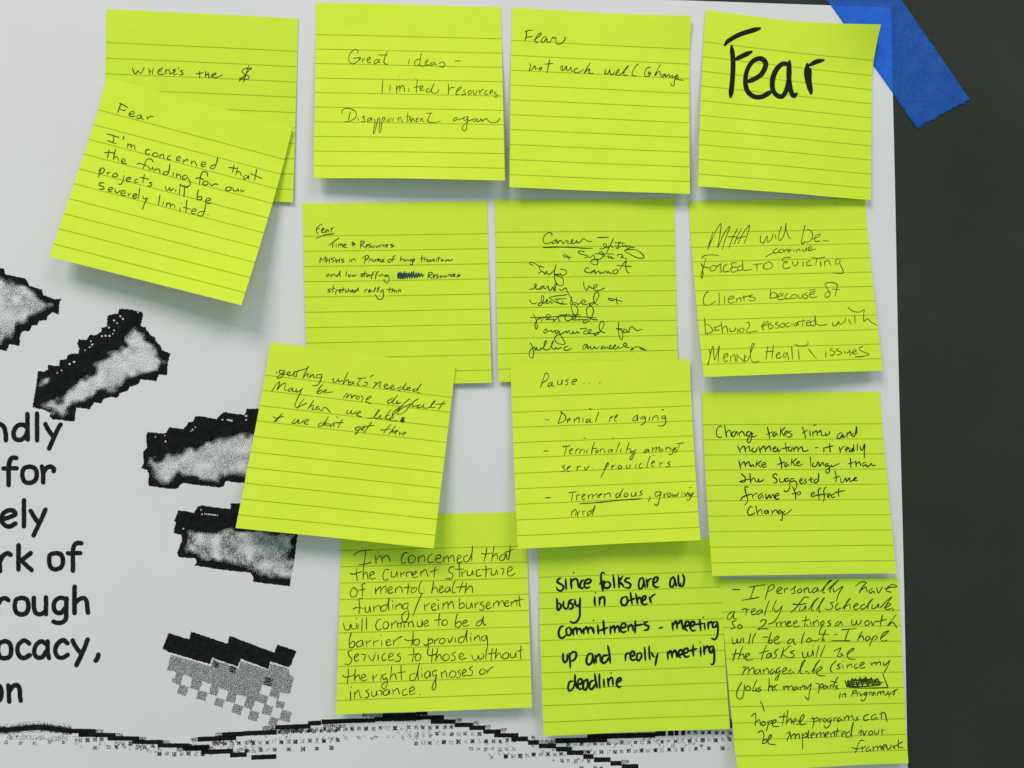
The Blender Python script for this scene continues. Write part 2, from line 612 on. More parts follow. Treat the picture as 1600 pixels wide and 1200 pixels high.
# 2 -- Fear / I'm concerned that the funding ...
R = Ribbons(2)
trace(R, (145, 150, 5.818),
      '240,65 255,72 240,110 228,152;245,68 285,85 319,106;245,118 280,132 302,125;335,165 375,160 370,140 345,145 331,170 350,186 387,182;435,170 405,180 404,206 430,200 440,175 445,206 462,212;490,184 500,217;498,205 525,185 554,190;'
      '124,344 180,358 242,379;188,362 190,395 180,425;133,404 175,422 220,436;275,362 283,378 271,397;321,428 315,472;318,450 345,440 350,477;350,460 375,447 386,492;'
      '521,490 490,489 479,515 495,531 522,525;560,514 544,535 560,551 590,545 590,525 560,514;615,529 605,562;612,545 640,529 645,565 657,573;711,540 685,550 679,576 707,579;760,576 796,565 785,549 764,560 765,586 797,590;820,574 825,612;825,600 850,579 872,585;895,589 895,622;897,605 925,594 947,637;985,626 1026,620 1015,599 989,610 990,641 1027,642;1116,624 1080,634 1069,656 1100,661 1121,620 1137,558;'
      '1285,624 1270,697;1233,649 1312,660;1321,644 1300,717;1308,695 1335,689 1352,727;1401,719 1369,735 1375,756 1400,745 1416,724 1415,757;1491,664 1480,720 1469,767;1428,704 1480,725 1537,751;'
      '150,488 140,530 134,567;103,514 170,514 197,520;211,478 195,530 189,582;195,560 220,554 237,597;260,596 296,590 285,569 264,580 265,606 312,616;'
      '552,602 530,574 490,579 470,630 454,667;398,621 430,614 502,641;510,639 515,666 540,660 545,644 551,682;570,654 564,687;570,670 600,664 612,702;692,689 655,689 639,710 670,716 690,690 701,618;736,694 724,737;734,664 739,669;765,699 759,742;762,725 790,714 802,752;851,719 820,729 819,756 850,751 861,724;860,740 886,780 881,816 848,821;'
      '1046,732 1035,694 1000,689 980,730 969,807;933,751 975,744 1012,766;1020,774 999,795 1015,811 1046,800 1045,779 1020,774;1065,789 1080,816 1110,799 1140,805;'
      '1235,824 1209,840 1215,861 1250,855 1261,835 1235,824;1275,834 1280,861 1310,860 1320,844 1326,872;1345,849 1350,877;1350,865 1382,861;'
      '75,664 60,700 54,742;54,681 85,654 106,670 95,695 66,706;130,684 130,722;130,705 162,689;195,704 179,725 200,736 226,725 215,704 195,704;286,719 275,770 255,801 228,800;280,686 284,690;305,766 346,750 335,739 309,750 310,776 347,775;411,754 385,765 384,786 417,785;471,708 454,792;428,739 512,756;541,784 514,790 536,805 520,821 498,815;'
      '659,818 670,856 690,850 700,829 705,861 737,839;755,849 752,872;757,824 760,827;796,799 785,897;836,809 829,917;788,804 850,830 882,814;'
      '961,848 950,900 947,942;950,920 986,914 986,941 948,943;1025,956 1071,945 1060,929 1034,935 1024,966 1050,976 1077,970;'
      '107,791 70,789 59,810 95,825 101,845 58,846;140,856 181,845 170,829 144,840 145,866 177,870;199,844 215,881 252,859;255,886 296,880 285,859 259,870 260,901 302,905;320,879 325,917;325,900 347,884;365,916 401,900 385,889 364,905 370,931 407,920;426,838 415,937;454,904 465,936 492,925;498,924 470,980 451,1032;'
      '611,898 597,997;646,959 634,997;649,934 652,937;675,964 669,1007;672,985 700,974 705,1012;705,995 735,984 747,1020;796,1014 789,1052;804,974 809,979;856,943 850,1000 847,1062;818,1009 892,1031;900,1051 941,1040 925,1024 904,1035 899,1066 937,1070;1011,1049 970,1054 954,1081 985,1091 1010,1065 1027,978;1044,1079 1050,1085', 1.6, press=0.25)
NOTES[2].ink(R, INK_GREEN)

# 3 -- Great ideas
R = Ribbons(3)
trace(R, (530, 70, 6.154),
      '180,75 178,54 150,47 115,70 92,115 95,155 120,183 150,178 182,155 202,124;132,130 165,128 204,122 196,150;'
      '222,130 225,172;225,152 247,126;262,150 295,136 300,121 280,122 267,150 285,173 310,165;375,135 345,150 335,175 355,180 378,155 386,138 381,168 402,172;460,62 437,130 430,170 445,185 468,189;372,98 470,98;'
      '675,135 667,186;790,78 780,140 772,200;776,140 745,145 722,175 735,199 765,195 800,205 832,195;830,178 856,157 845,145 830,170 840,196 870,190;905,165 880,180 885,200 910,186 921,169 920,190 940,190;958,182 990,165 1016,185 1000,213 960,208;1104,156 1168,155;'
      '420,334 412,462;490,385 487,446;579,303 583,306;550,385 552,466;552,430 575,395 582,402 582,450;582,425 605,392 622,405 628,452;672,415 668,452;752,333 745,400 742,462;712,410 786,400;733,321 740,325;'
      '775,430 806,406 795,392 778,415 785,441 816,430;870,415 840,430 842,456 870,450 898,405 914,368;892,430 885,455 920,465 950,452 956,428;'
      '1050,374 1052,430 1048,482;1052,440 1080,410 1110,415;1130,450 1165,425 1175,405 1150,415 1128,450 1125,480 1152,478;1216,430 1195,440 1205,455 1215,476 1174,480;1265,435 1240,455 1250,480 1271,460 1262,435;'
      '1290,430 1290,466 1310,476 1326,434;1345,430 1355,480;1355,455 1375,430 1392,432;1426,435 1400,455 1408,479 1434,470;1445,465 1476,446 1465,432 1448,460 1462,477;1515,455 1490,460 1500,475 1526,485 1515,507 1488,498;'
      '36,665 22,650 40,620 90,612 140,630 165,665 150,705 100,735 45,742;109,640 96,690 90,727;180,700 186,727;250,685 225,695 240,710 246,736 214,738;305,700 275,715 275,741 300,720 311,699 312,736;'
      '335,708 345,740 335,800 330,856 345,830 365,740 376,705 390,720 385,800 385,842 400,830 410,740 421,699 441,706 425,736;'
      '480,705 460,730 485,736 500,700;520,700 515,737;548,660 550,663;565,695 570,741;570,715 590,695 600,735 620,740;662,652 655,700 650,747;640,690 692,690;665,732 685,700 690,741 710,705 726,741;735,730 761,710 745,705 740,741 762,735;780,738 782,720 797,705 802,736 822,735;'
      '885,654 860,700 850,735 880,745 930,745 976,735;838,660 896,655;'
      '1130,695 1100,715 1105,736 1135,710 1125,695;1135,722 1165,716 1200,700;1236,690 1200,700 1205,730 1235,705 1241,689 1230,740 1225,800 1205,829 1181,805 1200,770 1240,735 1290,715;'
      '1310,705 1285,725 1300,741 1326,710 1325,736 1346,735 1366,710 1370,736 1392,722 1420,710 1440,740 1480,748 1520,740 1546,703;1408,590 1414,591', 1.3, press=0.25)
NOTES[3].ink(R, INK_OLIVE)

# 4 -- Fear / not much will change
R = Ribbons(4)
trace(R, (810, 40, 5.926),
      '76,60 72,100 60,142;58,60 95,45 136,42;65,112 131,98;'
      '140,136 185,106 211,80 200,69 175,90 155,130 165,159 192,148;260,100 225,115 212,145 230,156 262,120 265,146 282,155 300,140 320,104 327,120 346,110 350,160 375,172 410,156 436,115 425,105;'
      '105,348 112,376 98,418 125,404 152,372 156,402 172,398;205,385 189,400 205,410 217,390 200,384;290,314 278,370 263,442;240,358 320,350;'
      '390,402 396,378 411,374 402,417 430,400 446,374 446,411 466,416 486,384 490,421 512,418;552,396 524,402 519,430 546,437 578,424 606,404;667,341 630,400 610,442 640,410 661,404 650,436 670,442 697,440;'
      '811,404 799,440 825,446 846,409 850,446 875,451 892,424;895,455 925,431 931,405 910,425 904,456 932,458 960,440 1010,386 1021,369 990,400 974,450 985,463 1012,455;1112,351 1075,390 1054,440 1065,466 1092,465;'
      '1226,386 1195,390 1170,430 1169,460 1195,471 1227,450;1217,424 1200,440 1215,446 1227,430;1316,360 1280,420 1261,467 1290,430 1311,429 1310,461;1361,445 1325,460 1335,476 1361,454 1366,476 1395,450 1400,480 1422,459;'
      '1430,455 1425,481 1455,470 1472,453 1445,510 1441,550 1420,556 1409,528;1456,500 1481,480 1475,465 1460,482 1480,500 1527,506', 1.4, press=0.25)
NOTES[4].ink(R, INK_BLACK)

# 5 -- Fear (marker)
c = (1060, 0, 4)
R = Ribbons(5)
trace(R, c, '290,282 312,256 380,217 450,194 508,178;332,288 341,380 338,490 326,606;350,374 400,350 456,324;'
      '424,512 470,496 520,462 546,402 520,368 474,376 436,424 419,490 427,560 468,602 522,604 584,570', 7.6, press=0.1)
trace(R, c, '698,402 650,400 612,436 588,500 592,566 626,602 658,594 684,530 698,420;694,384 690,480 702,566 722,600 738,586', 7.6, press=0.1)
trace(R, c, '806,404 802,480 828,584;820,408 862,386 906,376', 8.4, press=0.15)
trace(R, c, '824,430 822,500 834,580', 5.0)
NOTES[5].ink(R, INK_MARK)

# 6 -- Fear: Time & Resources
R = Ribbons(6)
trace(R, (490, 340, 6.667),
      '92,64 45,95 29,130 45,172;35,120 67,114;80,141 111,120 105,109 84,130 90,156 117,150;146,119 124,135 130,156 150,130 162,152;180,104 185,152;182,125 212,97;24,211 60,205 120,180 217,167;'
      '153,291 210,250 270,209;205,255 194,317;235,269 235,312;258,274 260,314;260,290 280,271 285,307;285,290 300,274 306,310;315,296 341,280 330,274 314,290 325,313 347,308;'
      '394,264 432,275 404,290 410,254 427,291;424,311 430,319;'
      '492,239 490,320;486,250 520,244 526,265 495,280 520,300 542,320;545,306 571,285 560,279 544,295 557,319;601,269 574,285 601,300 573,316;625,289 609,305 625,313 636,294;650,284 655,311 675,300 681,284;690,284 695,312;695,290 722,277;741,279 724,295 742,306;750,299 776,285 765,277 749,295 772,309;826,274 799,285 836,295 803,313;'
      '64,472 75,419 95,446 126,409 118,467;140,419 134,472;135,445 167,440;171,414 161,477;221,414 184,430 211,450 188,471;225,424 235,467;246,429 239,472;240,450 272,440;276,419 264,472;316,429 289,440 316,455 288,471;'
      '381,429 369,467;371,409 374,412;395,434 395,467;395,445 425,429 437,457;'
      '541,399 529,482;503,426 550,394 576,405 560,430 533,441;586,429 574,462;580,440 607,427;620,431 607,450 625,459 636,439;661,429 639,445 657,461;665,449 686,435 675,429 666,445 690,455;706,434 694,450 712,459;736,429 714,445 736,455 698,466;'
      '800,429 774,445 785,466 811,450 800,429;852,394 830,410 824,462;805,435 852,429;'
      '911,404 904,457;908,440 930,429 936,457;950,429 955,456 981,434 986,457;1021,429 999,445 1015,456 1026,439 1031,480 1020,496 1003,479;1030,456 1056,435 1045,429 1029,445 1052,461;'
      '1131,388 1119,467;1113,430 1167,414;1155,429 1149,462;1155,440 1177,429;1196,429 1179,445 1190,461 1206,439;1215,434 1215,461 1236,434 1242,456;1261,424 1249,445 1267,456;1280,429 1280,457;1306,404 1299,457;1283,425 1322,419;1330,429 1330,457;1351,429 1339,450 1361,451;1370,434 1375,456 1401,434 1411,451 1452,434;'
      '161,584 134,600 140,616 166,594 176,617;185,589 190,617;190,600 216,589 227,613;266,594 239,605 245,616 277,558 270,600 287,611;'
      '346,558 334,617;376,589 359,605 370,616 391,599;400,594 405,613 421,599 425,613 442,589;'
      '516,579 489,595 516,605 488,619;536,558 524,617;498,591 557,579;571,589 549,605 560,616 581,594 587,613;642,559 615,580 599,642;583,601 632,594;682,559 655,580 644,642;675,594 681,613;690,594 695,613 716,589 727,611;761,594 739,605 750,616 776,599 786,650 770,679 739,666 734,638;'
      '819,624 823,627;1200,568 1189,642;1195,580 1226,569 1236,590 1200,605 1237,637;1245,621 1271,600 1260,594 1244,615 1262,633;1301,589 1279,605 1301,620 1273,633;1330,599 1314,615 1330,623 1346,604;1355,599 1365,621 1387,604;1400,588 1400,622;1400,600 1422,589;1441,589 1424,605 1442,616;1450,606 1476,595 1465,587 1449,605 1477,616;1527,589 1499,600 1527,605 1488,619;'
      '176,739 149,755 176,770 143,781;206,703 199,782;178,751 232,734;235,754 229,802;232,765 257,749;265,771 291,755 280,747 264,765 282,786;311,728 299,782;288,756 332,744;346,754 329,770 347,783;366,733 354,782;358,770 381,759 386,782;395,773 416,760 405,754 394,768 412,783;451,754 424,765 430,781 467,733 460,777;'
      '536,749 529,787;532,765 562,744;570,771 591,755 575,754 574,781 601,759 607,779;620,776 651,729 640,734 634,777;655,776 687,724 670,740 667,777;689,754 700,776 721,749 726,820 705,851 670,846 643,799;'
      '801,723 784,782;758,751 822,744;826,733 814,782;818,770 841,754 846,782;865,754 861,782;880,754 885,782;885,765 901,749 907,780;949,794 953,797', 1.4, press=0.25)
NOTES[6].ink(R, INK_BLUE)
R = Ribbons(66)
s = '725,545 728,580 740,540 742,582 752,545 756,582 768,538 770,580 782,545 784,582 796,545 800,578 812,540 814,580 826,535 830,578 842,545 846,575 858,545 862,572 874,548 880,570 888,556'
trace(R, (440, 290, 4), s + ';724,560 780,552 840,562 886,560;728,572 800,566 850,572;730,548 732,582 738,546 745,584 750,546 762,584', 1.7)
NOTES[6].ink(R, INK_SCRIB, 'crossed_out_word')

# 7 -- joined script
R = Ribbons(7)
trace(R, (820, 355, 8),
      '341,106 335,78 305,67 265,85 232,135 231,180 265,206 310,195 342,183;401,155 360,170 340,195 365,206 401,164 406,201 440,165 465,180 482,206 500,190 520,165 546,175;546,172 532,195 560,206 580,195 606,165 590,155 578,190 600,206 635,190 650,165 656,196 690,185 720,150 740,144 770,165 800,178 842,178;'
      '225,252 400,246 600,252 720,262 850,265;230,256 420,250 640,256;903,129 980,128 1047,125;'
      '935,268 975,270 1021,235 1010,209 985,205 990,240 1030,256 1062,235;1107,143 1060,240 1021,322;1075,215 1085,246 1112,250;1130,225 1150,255 1166,268 1138,268;1197,176 1165,230 1175,251 1207,240;1118,192 1247,200;1220,215 1225,241 1252,235 1265,225 1275,251 1300,230 1322,246;'
      '1376,250 1330,250 1300,262 1260,285 1250,301 1330,345 1400,380 1460,389 1489,370 1460,330 1390,285 1320,277 1250,290;1329,183 1333,186;'
      '490,373 479,350 505,344 530,355 548,385 554,410;490,373 540,372 587,380;'
      '751,310 700,299 667,305 685,330 740,345 781,360 770,381 743,378;800,350 800,381 830,370 852,344;860,338 880,395 911,420 905,466 860,466 824,440 840,410 900,400 940,398 986,350 965,309 935,315 945,340 1001,350 985,376;878,332 1112,335;1020,372 1045,360 1050,386 1080,365 1085,391 1122,385;1165,366 1159,345 1200,339 1226,360 1200,379 1240,385 1287,406;'
      '105,481 59,455 65,439 110,445 180,485 237,500;180,485 190,530 206,550 168,579;205,550 240,566 255,591 271,550 276,562 300,591 345,562 377,520 391,462 375,540 370,620 395,700 440,731 476,720 486,670 455,625 368,590 432,590 480,600 521,575 515,545 480,528 440,525;440,570 450,592;617,584 621,588;'
      '801,512 770,509 747,545 770,563 812,570;871,535 830,560 814,576 850,560 876,535 880,581 920,544 935,570 947,581 960,560 985,576 1011,544 1030,576 1041,549 1055,571 1092,575;1141,529 1105,545 1110,581 1145,579 1166,545 1140,527;1180,530 1262,422 1260,480 1270,540 1307,577;1148,475 1240,485 1337,492;'
      '53,778 110,766 146,730 130,709 125,740 145,771 182,775;226,734 190,760 179,776 215,765 236,729 241,766 260,766 291,734 301,781 325,786 351,745 358,782 372,790 396,699 375,720 370,781 392,795;430,765 455,791 511,760 530,800 575,885 605,960;286,664 290,667;'
      '735,678 740,740 770,786 792,760 802,738 850,766 901,740 900,719 870,725 860,770 890,791 940,786 1002,759', 1.4, press=0.25)
trace(R, (820, 455, 8),
      '59,104 75,140 110,156 152,145;245,19 249,22;216,139 180,150 167,178 195,181 226,140 236,80 220,54 205,95 225,150 262,136 286,115 275,104 265,140 285,156 320,122 331,151 357,140;400,108 420,150 462,152;532,44 400,58 309,80 335,105 400,140 482,166;368,100 522,92;480,120 470,156 532,160;'
      '586,62 575,150 600,270 635,304 663,250 640,180 600,165 573,160;610,140 650,150 662,166 680,155 702,139;728,151 761,130 745,109 714,120 714,156 760,166 825,150 872,140;870,140 825,150 809,176 840,170 885,130 926,50 910,14 880,25 859,80 870,140 922,179;718,81 722,84;'
      '1112,118 1060,110 1043,91 1090,95 1227,130;1145,78 1145,120 1162,167;'
      '108,293 140,350 156,440 145,472 127,440 140,380 181,340 202,346;205,382 231,340;255,361 311,330 316,299 280,294 264,330 275,356 340,350 371,360 353,381 390,350 421,319 426,370 452,376;522,278 500,330 530,371 600,345 636,335 620,319 589,330 600,356 690,361;800,345 740,365 734,396 780,386 831,330 859,250 840,194 800,189 769,240 785,310 840,350 912,356;'
      '266,468 239,500 244,526 276,505 265,464;270,490 300,501 330,490 345,511 382,488;421,484 384,500 395,531 430,500 436,530 501,640 480,666 410,650 371,605 390,560 440,540 502,509 520,495 525,526 551,489 560,526 592,531 601,499 610,526 640,520 656,499 660,521 692,520;688,470 772,467 740,510 739,531 792,530 831,490 810,477 789,510 810,531 880,526 932,510;930,510 880,526 869,549 910,536 961,480 991,410 975,374 945,390 929,450 950,500 1007,521;830,404 834,407;'
      '1176,383 1170,470 1180,560 1205,607 1226,570 1210,490 1143,468 1222,470;1246,474 1229,505 1260,516 1276,490 1250,474;1270,490 1300,516 1311,460 1346,444 1380,480 1420,491 1472,469;'
      '64,643 95,690 109,760 100,827 75,832 54,790 70,735 121,699 130,741 151,699 155,736 190,730 206,699 210,731 240,690 266,645 265,619 245,640 239,720 265,731 300,726 351,650 350,621 337,660 340,711 370,726 386,700 400,721 440,710 462,699;541,690 505,695 489,726 520,739 592,714;'
      '776,659 735,680 724,721 750,721 781,669 785,716 820,690 825,721 855,716 871,689 880,716 910,711 932,689;986,679 955,705 960,726 991,699 1000,721 1021,694 1040,716 1081,685 1065,674 1055,716 1085,716 1136,680 1120,671 1110,716 1140,721 1170,689 1180,716 1240,690 1276,675 1260,649 1234,665 1250,695 1312,706;1335,700 1351,725 1318,731 1345,715 1400,695 1450,705 1517,741 1438,715', 1.4, press=0.25)
NOTES[7].ink(R, INK_BLACK)
R = Ribbons(77)
trace(R, (820, 455, 8),
      '65,330 300,325 450,312 650,318 892,332;425,298 702,295;600,360 700,356 782,360', 1.5, press=0.25)
NOTES[7].ink(R, INK_BLACK, 'strike_through')

# 8 -- MHA will be forced to continue evicting
R = Ribbons(8)
trace(R, (1090, 340, 5.517),
      '86,272 110,190 132,122;88,270 150,130 200,52 192,150 175,257 220,150 276,70;282,74 240,180 212,277;346,92 300,180 267,267;378,92 340,170 312,233;346,228 395,130 447,66 428,150 402,224;256,166 346,164;330,182 416,160;'
      '545,153 541,206 570,216 601,159 605,211 640,180 651,138;670,144 675,187;724,73 705,130 699,187 720,191 750,130 763,48 763,100 785,165 802,184;'
      '927,63 908,140 895,217 906,226 925,205;938,104 968,108 988,135 990,172 960,206 925,214 898,224;990,186 1041,165 1056,144 1025,149 1009,186 1020,206 1057,200;1080,199 1132,202;'
      '586,340 620,318 657,299;691,261 654,285 660,306 697,298;720,274 699,285 710,303 735,295 741,277 720,274;750,274 752,302;752,285 775,274 781,302;796,253 789,302;778,286 822,277;830,274 832,297;850,274 855,297;855,280 876,271 883,294;905,264 905,286 925,286 936,260 939,290;955,276 986,262 975,249 954,262 960,286 1000,275 1022,267;'
      '33,352 60,328 120,321 184,327;71,348 50,430 29,500 40,522 46,460 35,410 27,393;30,400 60,425 107,436;135,409 109,430 115,461 150,450 161,424 135,409;165,424 201,399 195,440 211,465 188,469;256,399 224,425 230,466 277,460;337,389 289,394 301,430 284,440 300,471 352,455;295,430 342,424;383,414 349,425 349,451 386,445 388,370 395,451 467,445;'
      '510,398 512,464;476,405 562,397;600,384 569,410 575,441 620,441 646,415 625,384 600,384;'
      '802,342 740,349 731,372 776,382 744,392 734,420 755,441 802,427;814,374 830,416 861,400 863,373;910,378 908,424;971,369 944,385 944,413 987,410;983,344 1035,350 1100,339;1031,350 1015,412;1060,374 1062,422;1095,369 1095,417;1095,385 1126,369 1147,412;1216,354 1189,370 1195,401 1226,385 1226,357;1226,398 1257,466 1240,481 1163,475', 1.3, press=0.25)
trace(R, (1090, 440, 5.517),
      '101,92 75,94 49,150 57,196 100,201 157,169;185,93 185,205;232,123 232,195;265,156 311,140 300,124 269,140 264,171 290,186 327,169;335,144 340,182;338,155 366,139 376,177;400,113 400,172;373,141 452,119;476,109 444,130 481,135 501,150 470,166 438,160;'
      '633,58 622,142;622,140 640,99 666,94 686,125 660,141 620,143;690,131 736,115 725,99 694,115 690,146 720,156 757,145;781,99 754,125 770,151 807,140;830,109 804,130 815,146 851,135 850,114 830,109;870,109 870,141 900,135 906,109 911,142;946,94 919,110 951,125 935,146 913,142;958,73 1020,67;1017,85 975,95 964,120 985,139 1032,130;970,112 1012,104;'
      '1120,84 1099,110 1105,136 1136,125 1141,99 1120,84;1141,95 1110,45 1099,19 1150,7 1202,25 1195,80 1184,127;1158,64 1230,68;'
      '60,313 65,390 68,452;62,380 90,369 121,400 126,431 70,451;145,384 155,426;150,400 202,374;150,385 150,421 187,415;200,343 210,400 215,447;212,405 246,384 262,442;275,399 285,431 321,420 326,393;345,404 348,442;375,399 359,425 385,436 401,409 375,399;419,354 441,354 446,385 419,425 450,436 517,424;'
      '576,339 554,385 568,422;558,396 601,344 612,402;558,381 607,369;636,349 619,370 651,380 640,401 613,411;696,344 669,365 701,380 690,401 663,398;730,359 709,380 720,396 746,385 746,361 730,359;791,349 759,370 770,391 802,380;810,354 815,387;846,349 829,370 850,381 861,349 871,382;911,318 904,387;868,346 932,334;940,361 971,345 955,334 937,355 945,381 977,375;1011,334 974,350 980,381 1016,365 1010,288 1015,350 1050,376 1117,370;'
      '1164,349 1170,381 1200,370 1216,344 1225,371 1266,345 1276,313;1300,319 1321,370;1294,218 1330,250 1390,263 1437,239;1355,288 1358,367;1437,240 1430,300 1435,341 1466,319 1490,345 1562,386;'
      '98,583 108,640 84,717;88,722 130,559 140,640 150,671 186,553 180,620 178,692;225,661 261,635 250,619 224,645 235,691 262,680;285,639 285,692;290,650 316,629 331,692;340,619 340,692;340,640 380,670 401,692 406,628;421,639 399,670 430,681 471,580 487,540 470,539 455,600 460,671 490,696 532,685;'
      '606,548 589,672;578,606 657,599;653,543 640,667;675,641 711,620 700,609 677,635 690,661 722,650;756,609 734,640 755,651 771,609 786,677;810,553 818,672;834,539 880,556 945,546 951,513;868,578 875,672;954,578 990,625 1027,667;'
      '1105,598 1105,652;1167,569 1139,590 1181,605 1165,636 1138,630;1222,574 1194,590 1241,610 1220,631 1198,628;1265,589 1270,616 1306,605 1310,588 1316,642;1325,616 1366,600 1355,587 1334,605 1345,626 1377,620;1427,559 1394,570 1405,595 1477,625 1440,641 1358,651', 1.3, press=0.25)
NOTES[8].ink(R, INK_OLIVE)

# 9 -- getting what's needed
R = Ribbons(9)
trace(R, (420, 565, 5.714),
      '73,88 70,109;136,77 100,79 94,101 125,101 141,79 130,120 100,146 74,146 100,120 150,110;165,115 191,100 180,89 161,110 185,126 220,108 237,84 220,126 250,131;270,73 245,110 255,136;214,96 300,74 352,55;357,38 320,110 304,152;310,140 346,104 346,125 352,146;371,109 365,147;370,140 396,114 401,141 421,146;477,114 430,120 429,146 465,141 477,119 460,175 430,211 388,216;'
      '564,162 581,149 575,181 600,181 621,154 625,181 661,165;710,93 680,150 661,202 690,170 711,164 711,196;746,179 715,190 714,211 745,196 756,179 756,206;826,144 800,185 789,206 815,211;788,150 872,145;851,184 881,190 865,216 833,210;937,117 905,136;'
      '940,188 966,194 933,232 985,185 1001,184 985,221 1005,226;1030,225 1061,210 1050,199 1029,215 1040,241 1071,236 1085,235 1116,218 1105,207 1087,225 1095,246 1132,240;1186,224 1150,240 1165,256 1195,236 1227,188;1225,195 1200,240 1215,251 1240,245 1266,232 1240,229 1234,251 1272,259;1311,239 1284,255 1300,266 1330,240 1362,199 1335,240 1325,269 1352,281;'
      '24,267 60,215 91,179 96,200 74,251 115,205 146,189 146,215 140,251 166,256;206,234 179,245 179,266 205,251 216,234 212,266 236,266;246,239 245,271 275,261 307,234;296,244 270,300 239,367;'
      '482,203 450,240 429,282 460,255 476,265 455,286 429,283;490,270 516,258 505,249 489,265 500,279 572,270;'
      '664,327 696,284 706,295 690,326 725,295 741,299 735,326 765,300 781,311;801,304 779,320 790,336 811,320 800,304;820,305 841,320 825,362;870,342 916,315 900,307 869,340 875,361 912,376;'
      '1111,324 1064,350 1064,371 1095,361 1152,299;1130,320 1105,371 1130,376 1150,350 1145,376 1182,365;1262,329 1210,370 1150,440 1104,482 1115,450 1180,400 1200,392;1337,329 1280,370 1210,450 1153,472 1170,430 1240,390 1282,374;1290,370 1280,401 1312,395 1356,384 1324,400 1330,411 1366,405 1386,379 1380,411 1430,410 1476,365 1481,349 1449,390 1449,411 1492,405;1567,349 1520,420 1513,427;1488,381 1582,375;'
      '317,328 275,385 254,422;240,364 234,396 260,406 342,369;402,343 365,400 344,427;350,420 386,389 401,395 385,426 411,426;451,399 424,410 424,431 450,415 456,436 475,436 491,409 515,415 552,456;'
      '706,428 694,461 720,461 741,434 735,466 765,461 782,444;785,470 821,450 810,444 784,465 790,481 832,493;'
      '878,505 930,500 981,450 986,429 965,450 944,496 970,506 1000,479 990,511 1022,505;1092,428 1050,480 1034,517;1081,474 1040,495 1066,516 1085,510 1116,500 1100,489 1079,510 1100,531 1147,525;'
      '122,463 90,495 70,526 49,536 75,510;38,490 70,505 137,485;'
      '241,508 215,535 209,551 240,546 266,519 262,551 295,541 311,524;320,545 356,525 340,514 314,540 325,556 352,559;'
      '491,544 450,555 444,576 475,571 510,530 532,488;510,535 490,576;526,549 509,565 525,576 541,560 525,549;556,549 549,582 581,549 580,581;600,490 622,500;662,514 630,560 619,592;588,545 667,545;'
      '816,579 779,590 774,611 805,606 821,579 800,620 780,651 769,640 790,625;830,605 856,590 840,584 824,605 845,616;922,538 875,600 849,637;843,580 942,570;'
      '1092,558 1045,610 1024,642;1003,600 1010,611 1092,600;1132,573 1085,630 1069,647 1111,614 1106,641;1125,635 1151,620 1140,614 1124,630 1135,651;1166,624 1165,651 1187,634;1200,650 1226,635 1210,629 1194,645 1207,661', 1.35, press=0.25)
trace(R, (420, 565, 5.714),
      '1182,500 1206,512 1180,520 1212,500 1178,530 1210,528 1186,540 1196,496', 2.0, press=0.25)
NOTES[9].ink(R, INK_BLACK)

# 10 -- Pause...
R = Ribbons(10)
trace(R, (840, 575, 6.4),
      '76,48 60,100 29,197;70,58 100,54 109,90 85,125 43,151;136,139 109,160 107,186 135,171 146,139 145,176 167,186;205,118 202,166 235,156 246,113 240,167;311,114 279,125 301,140 295,166 273,165;345,141 386,130 386,111 349,125 347,161 377,158;461,152 468,157;517,147 524,153;617,151 627,142;'
      '70,515 124,520;225,440 242,440 220,510 203,557;226,438 271,470 281,510 245,541 203,554;300,531 326,515 318,504 297,520 302,552;370,504 364,552;370,520 400,499 416,499 412,547;455,499 452,542;511,504 489,525 489,546 515,531 526,509 525,541 550,540;613,436 590,500 579,542;513,401 544,416;'
      '731,483 714,542;722,505 757,479;770,501 801,475 790,469 771,495 775,531 792,528;'
      '1001,469 965,489 954,526 985,521 998,474 1001,532;1071,479 1034,495 1034,511 1060,506 1076,489 1072,545 1028,573;1125,483 1111,532;1155,484 1149,527;1155,500 1185,474 1196,480 1207,522;1276,474 1244,485 1244,501 1270,506 1277,482 1281,545 1250,579 1203,575;1240,422 1252,414 1262,426;'
      '458,699 482,702;748,706 762,699', 1.4, press=0.25)
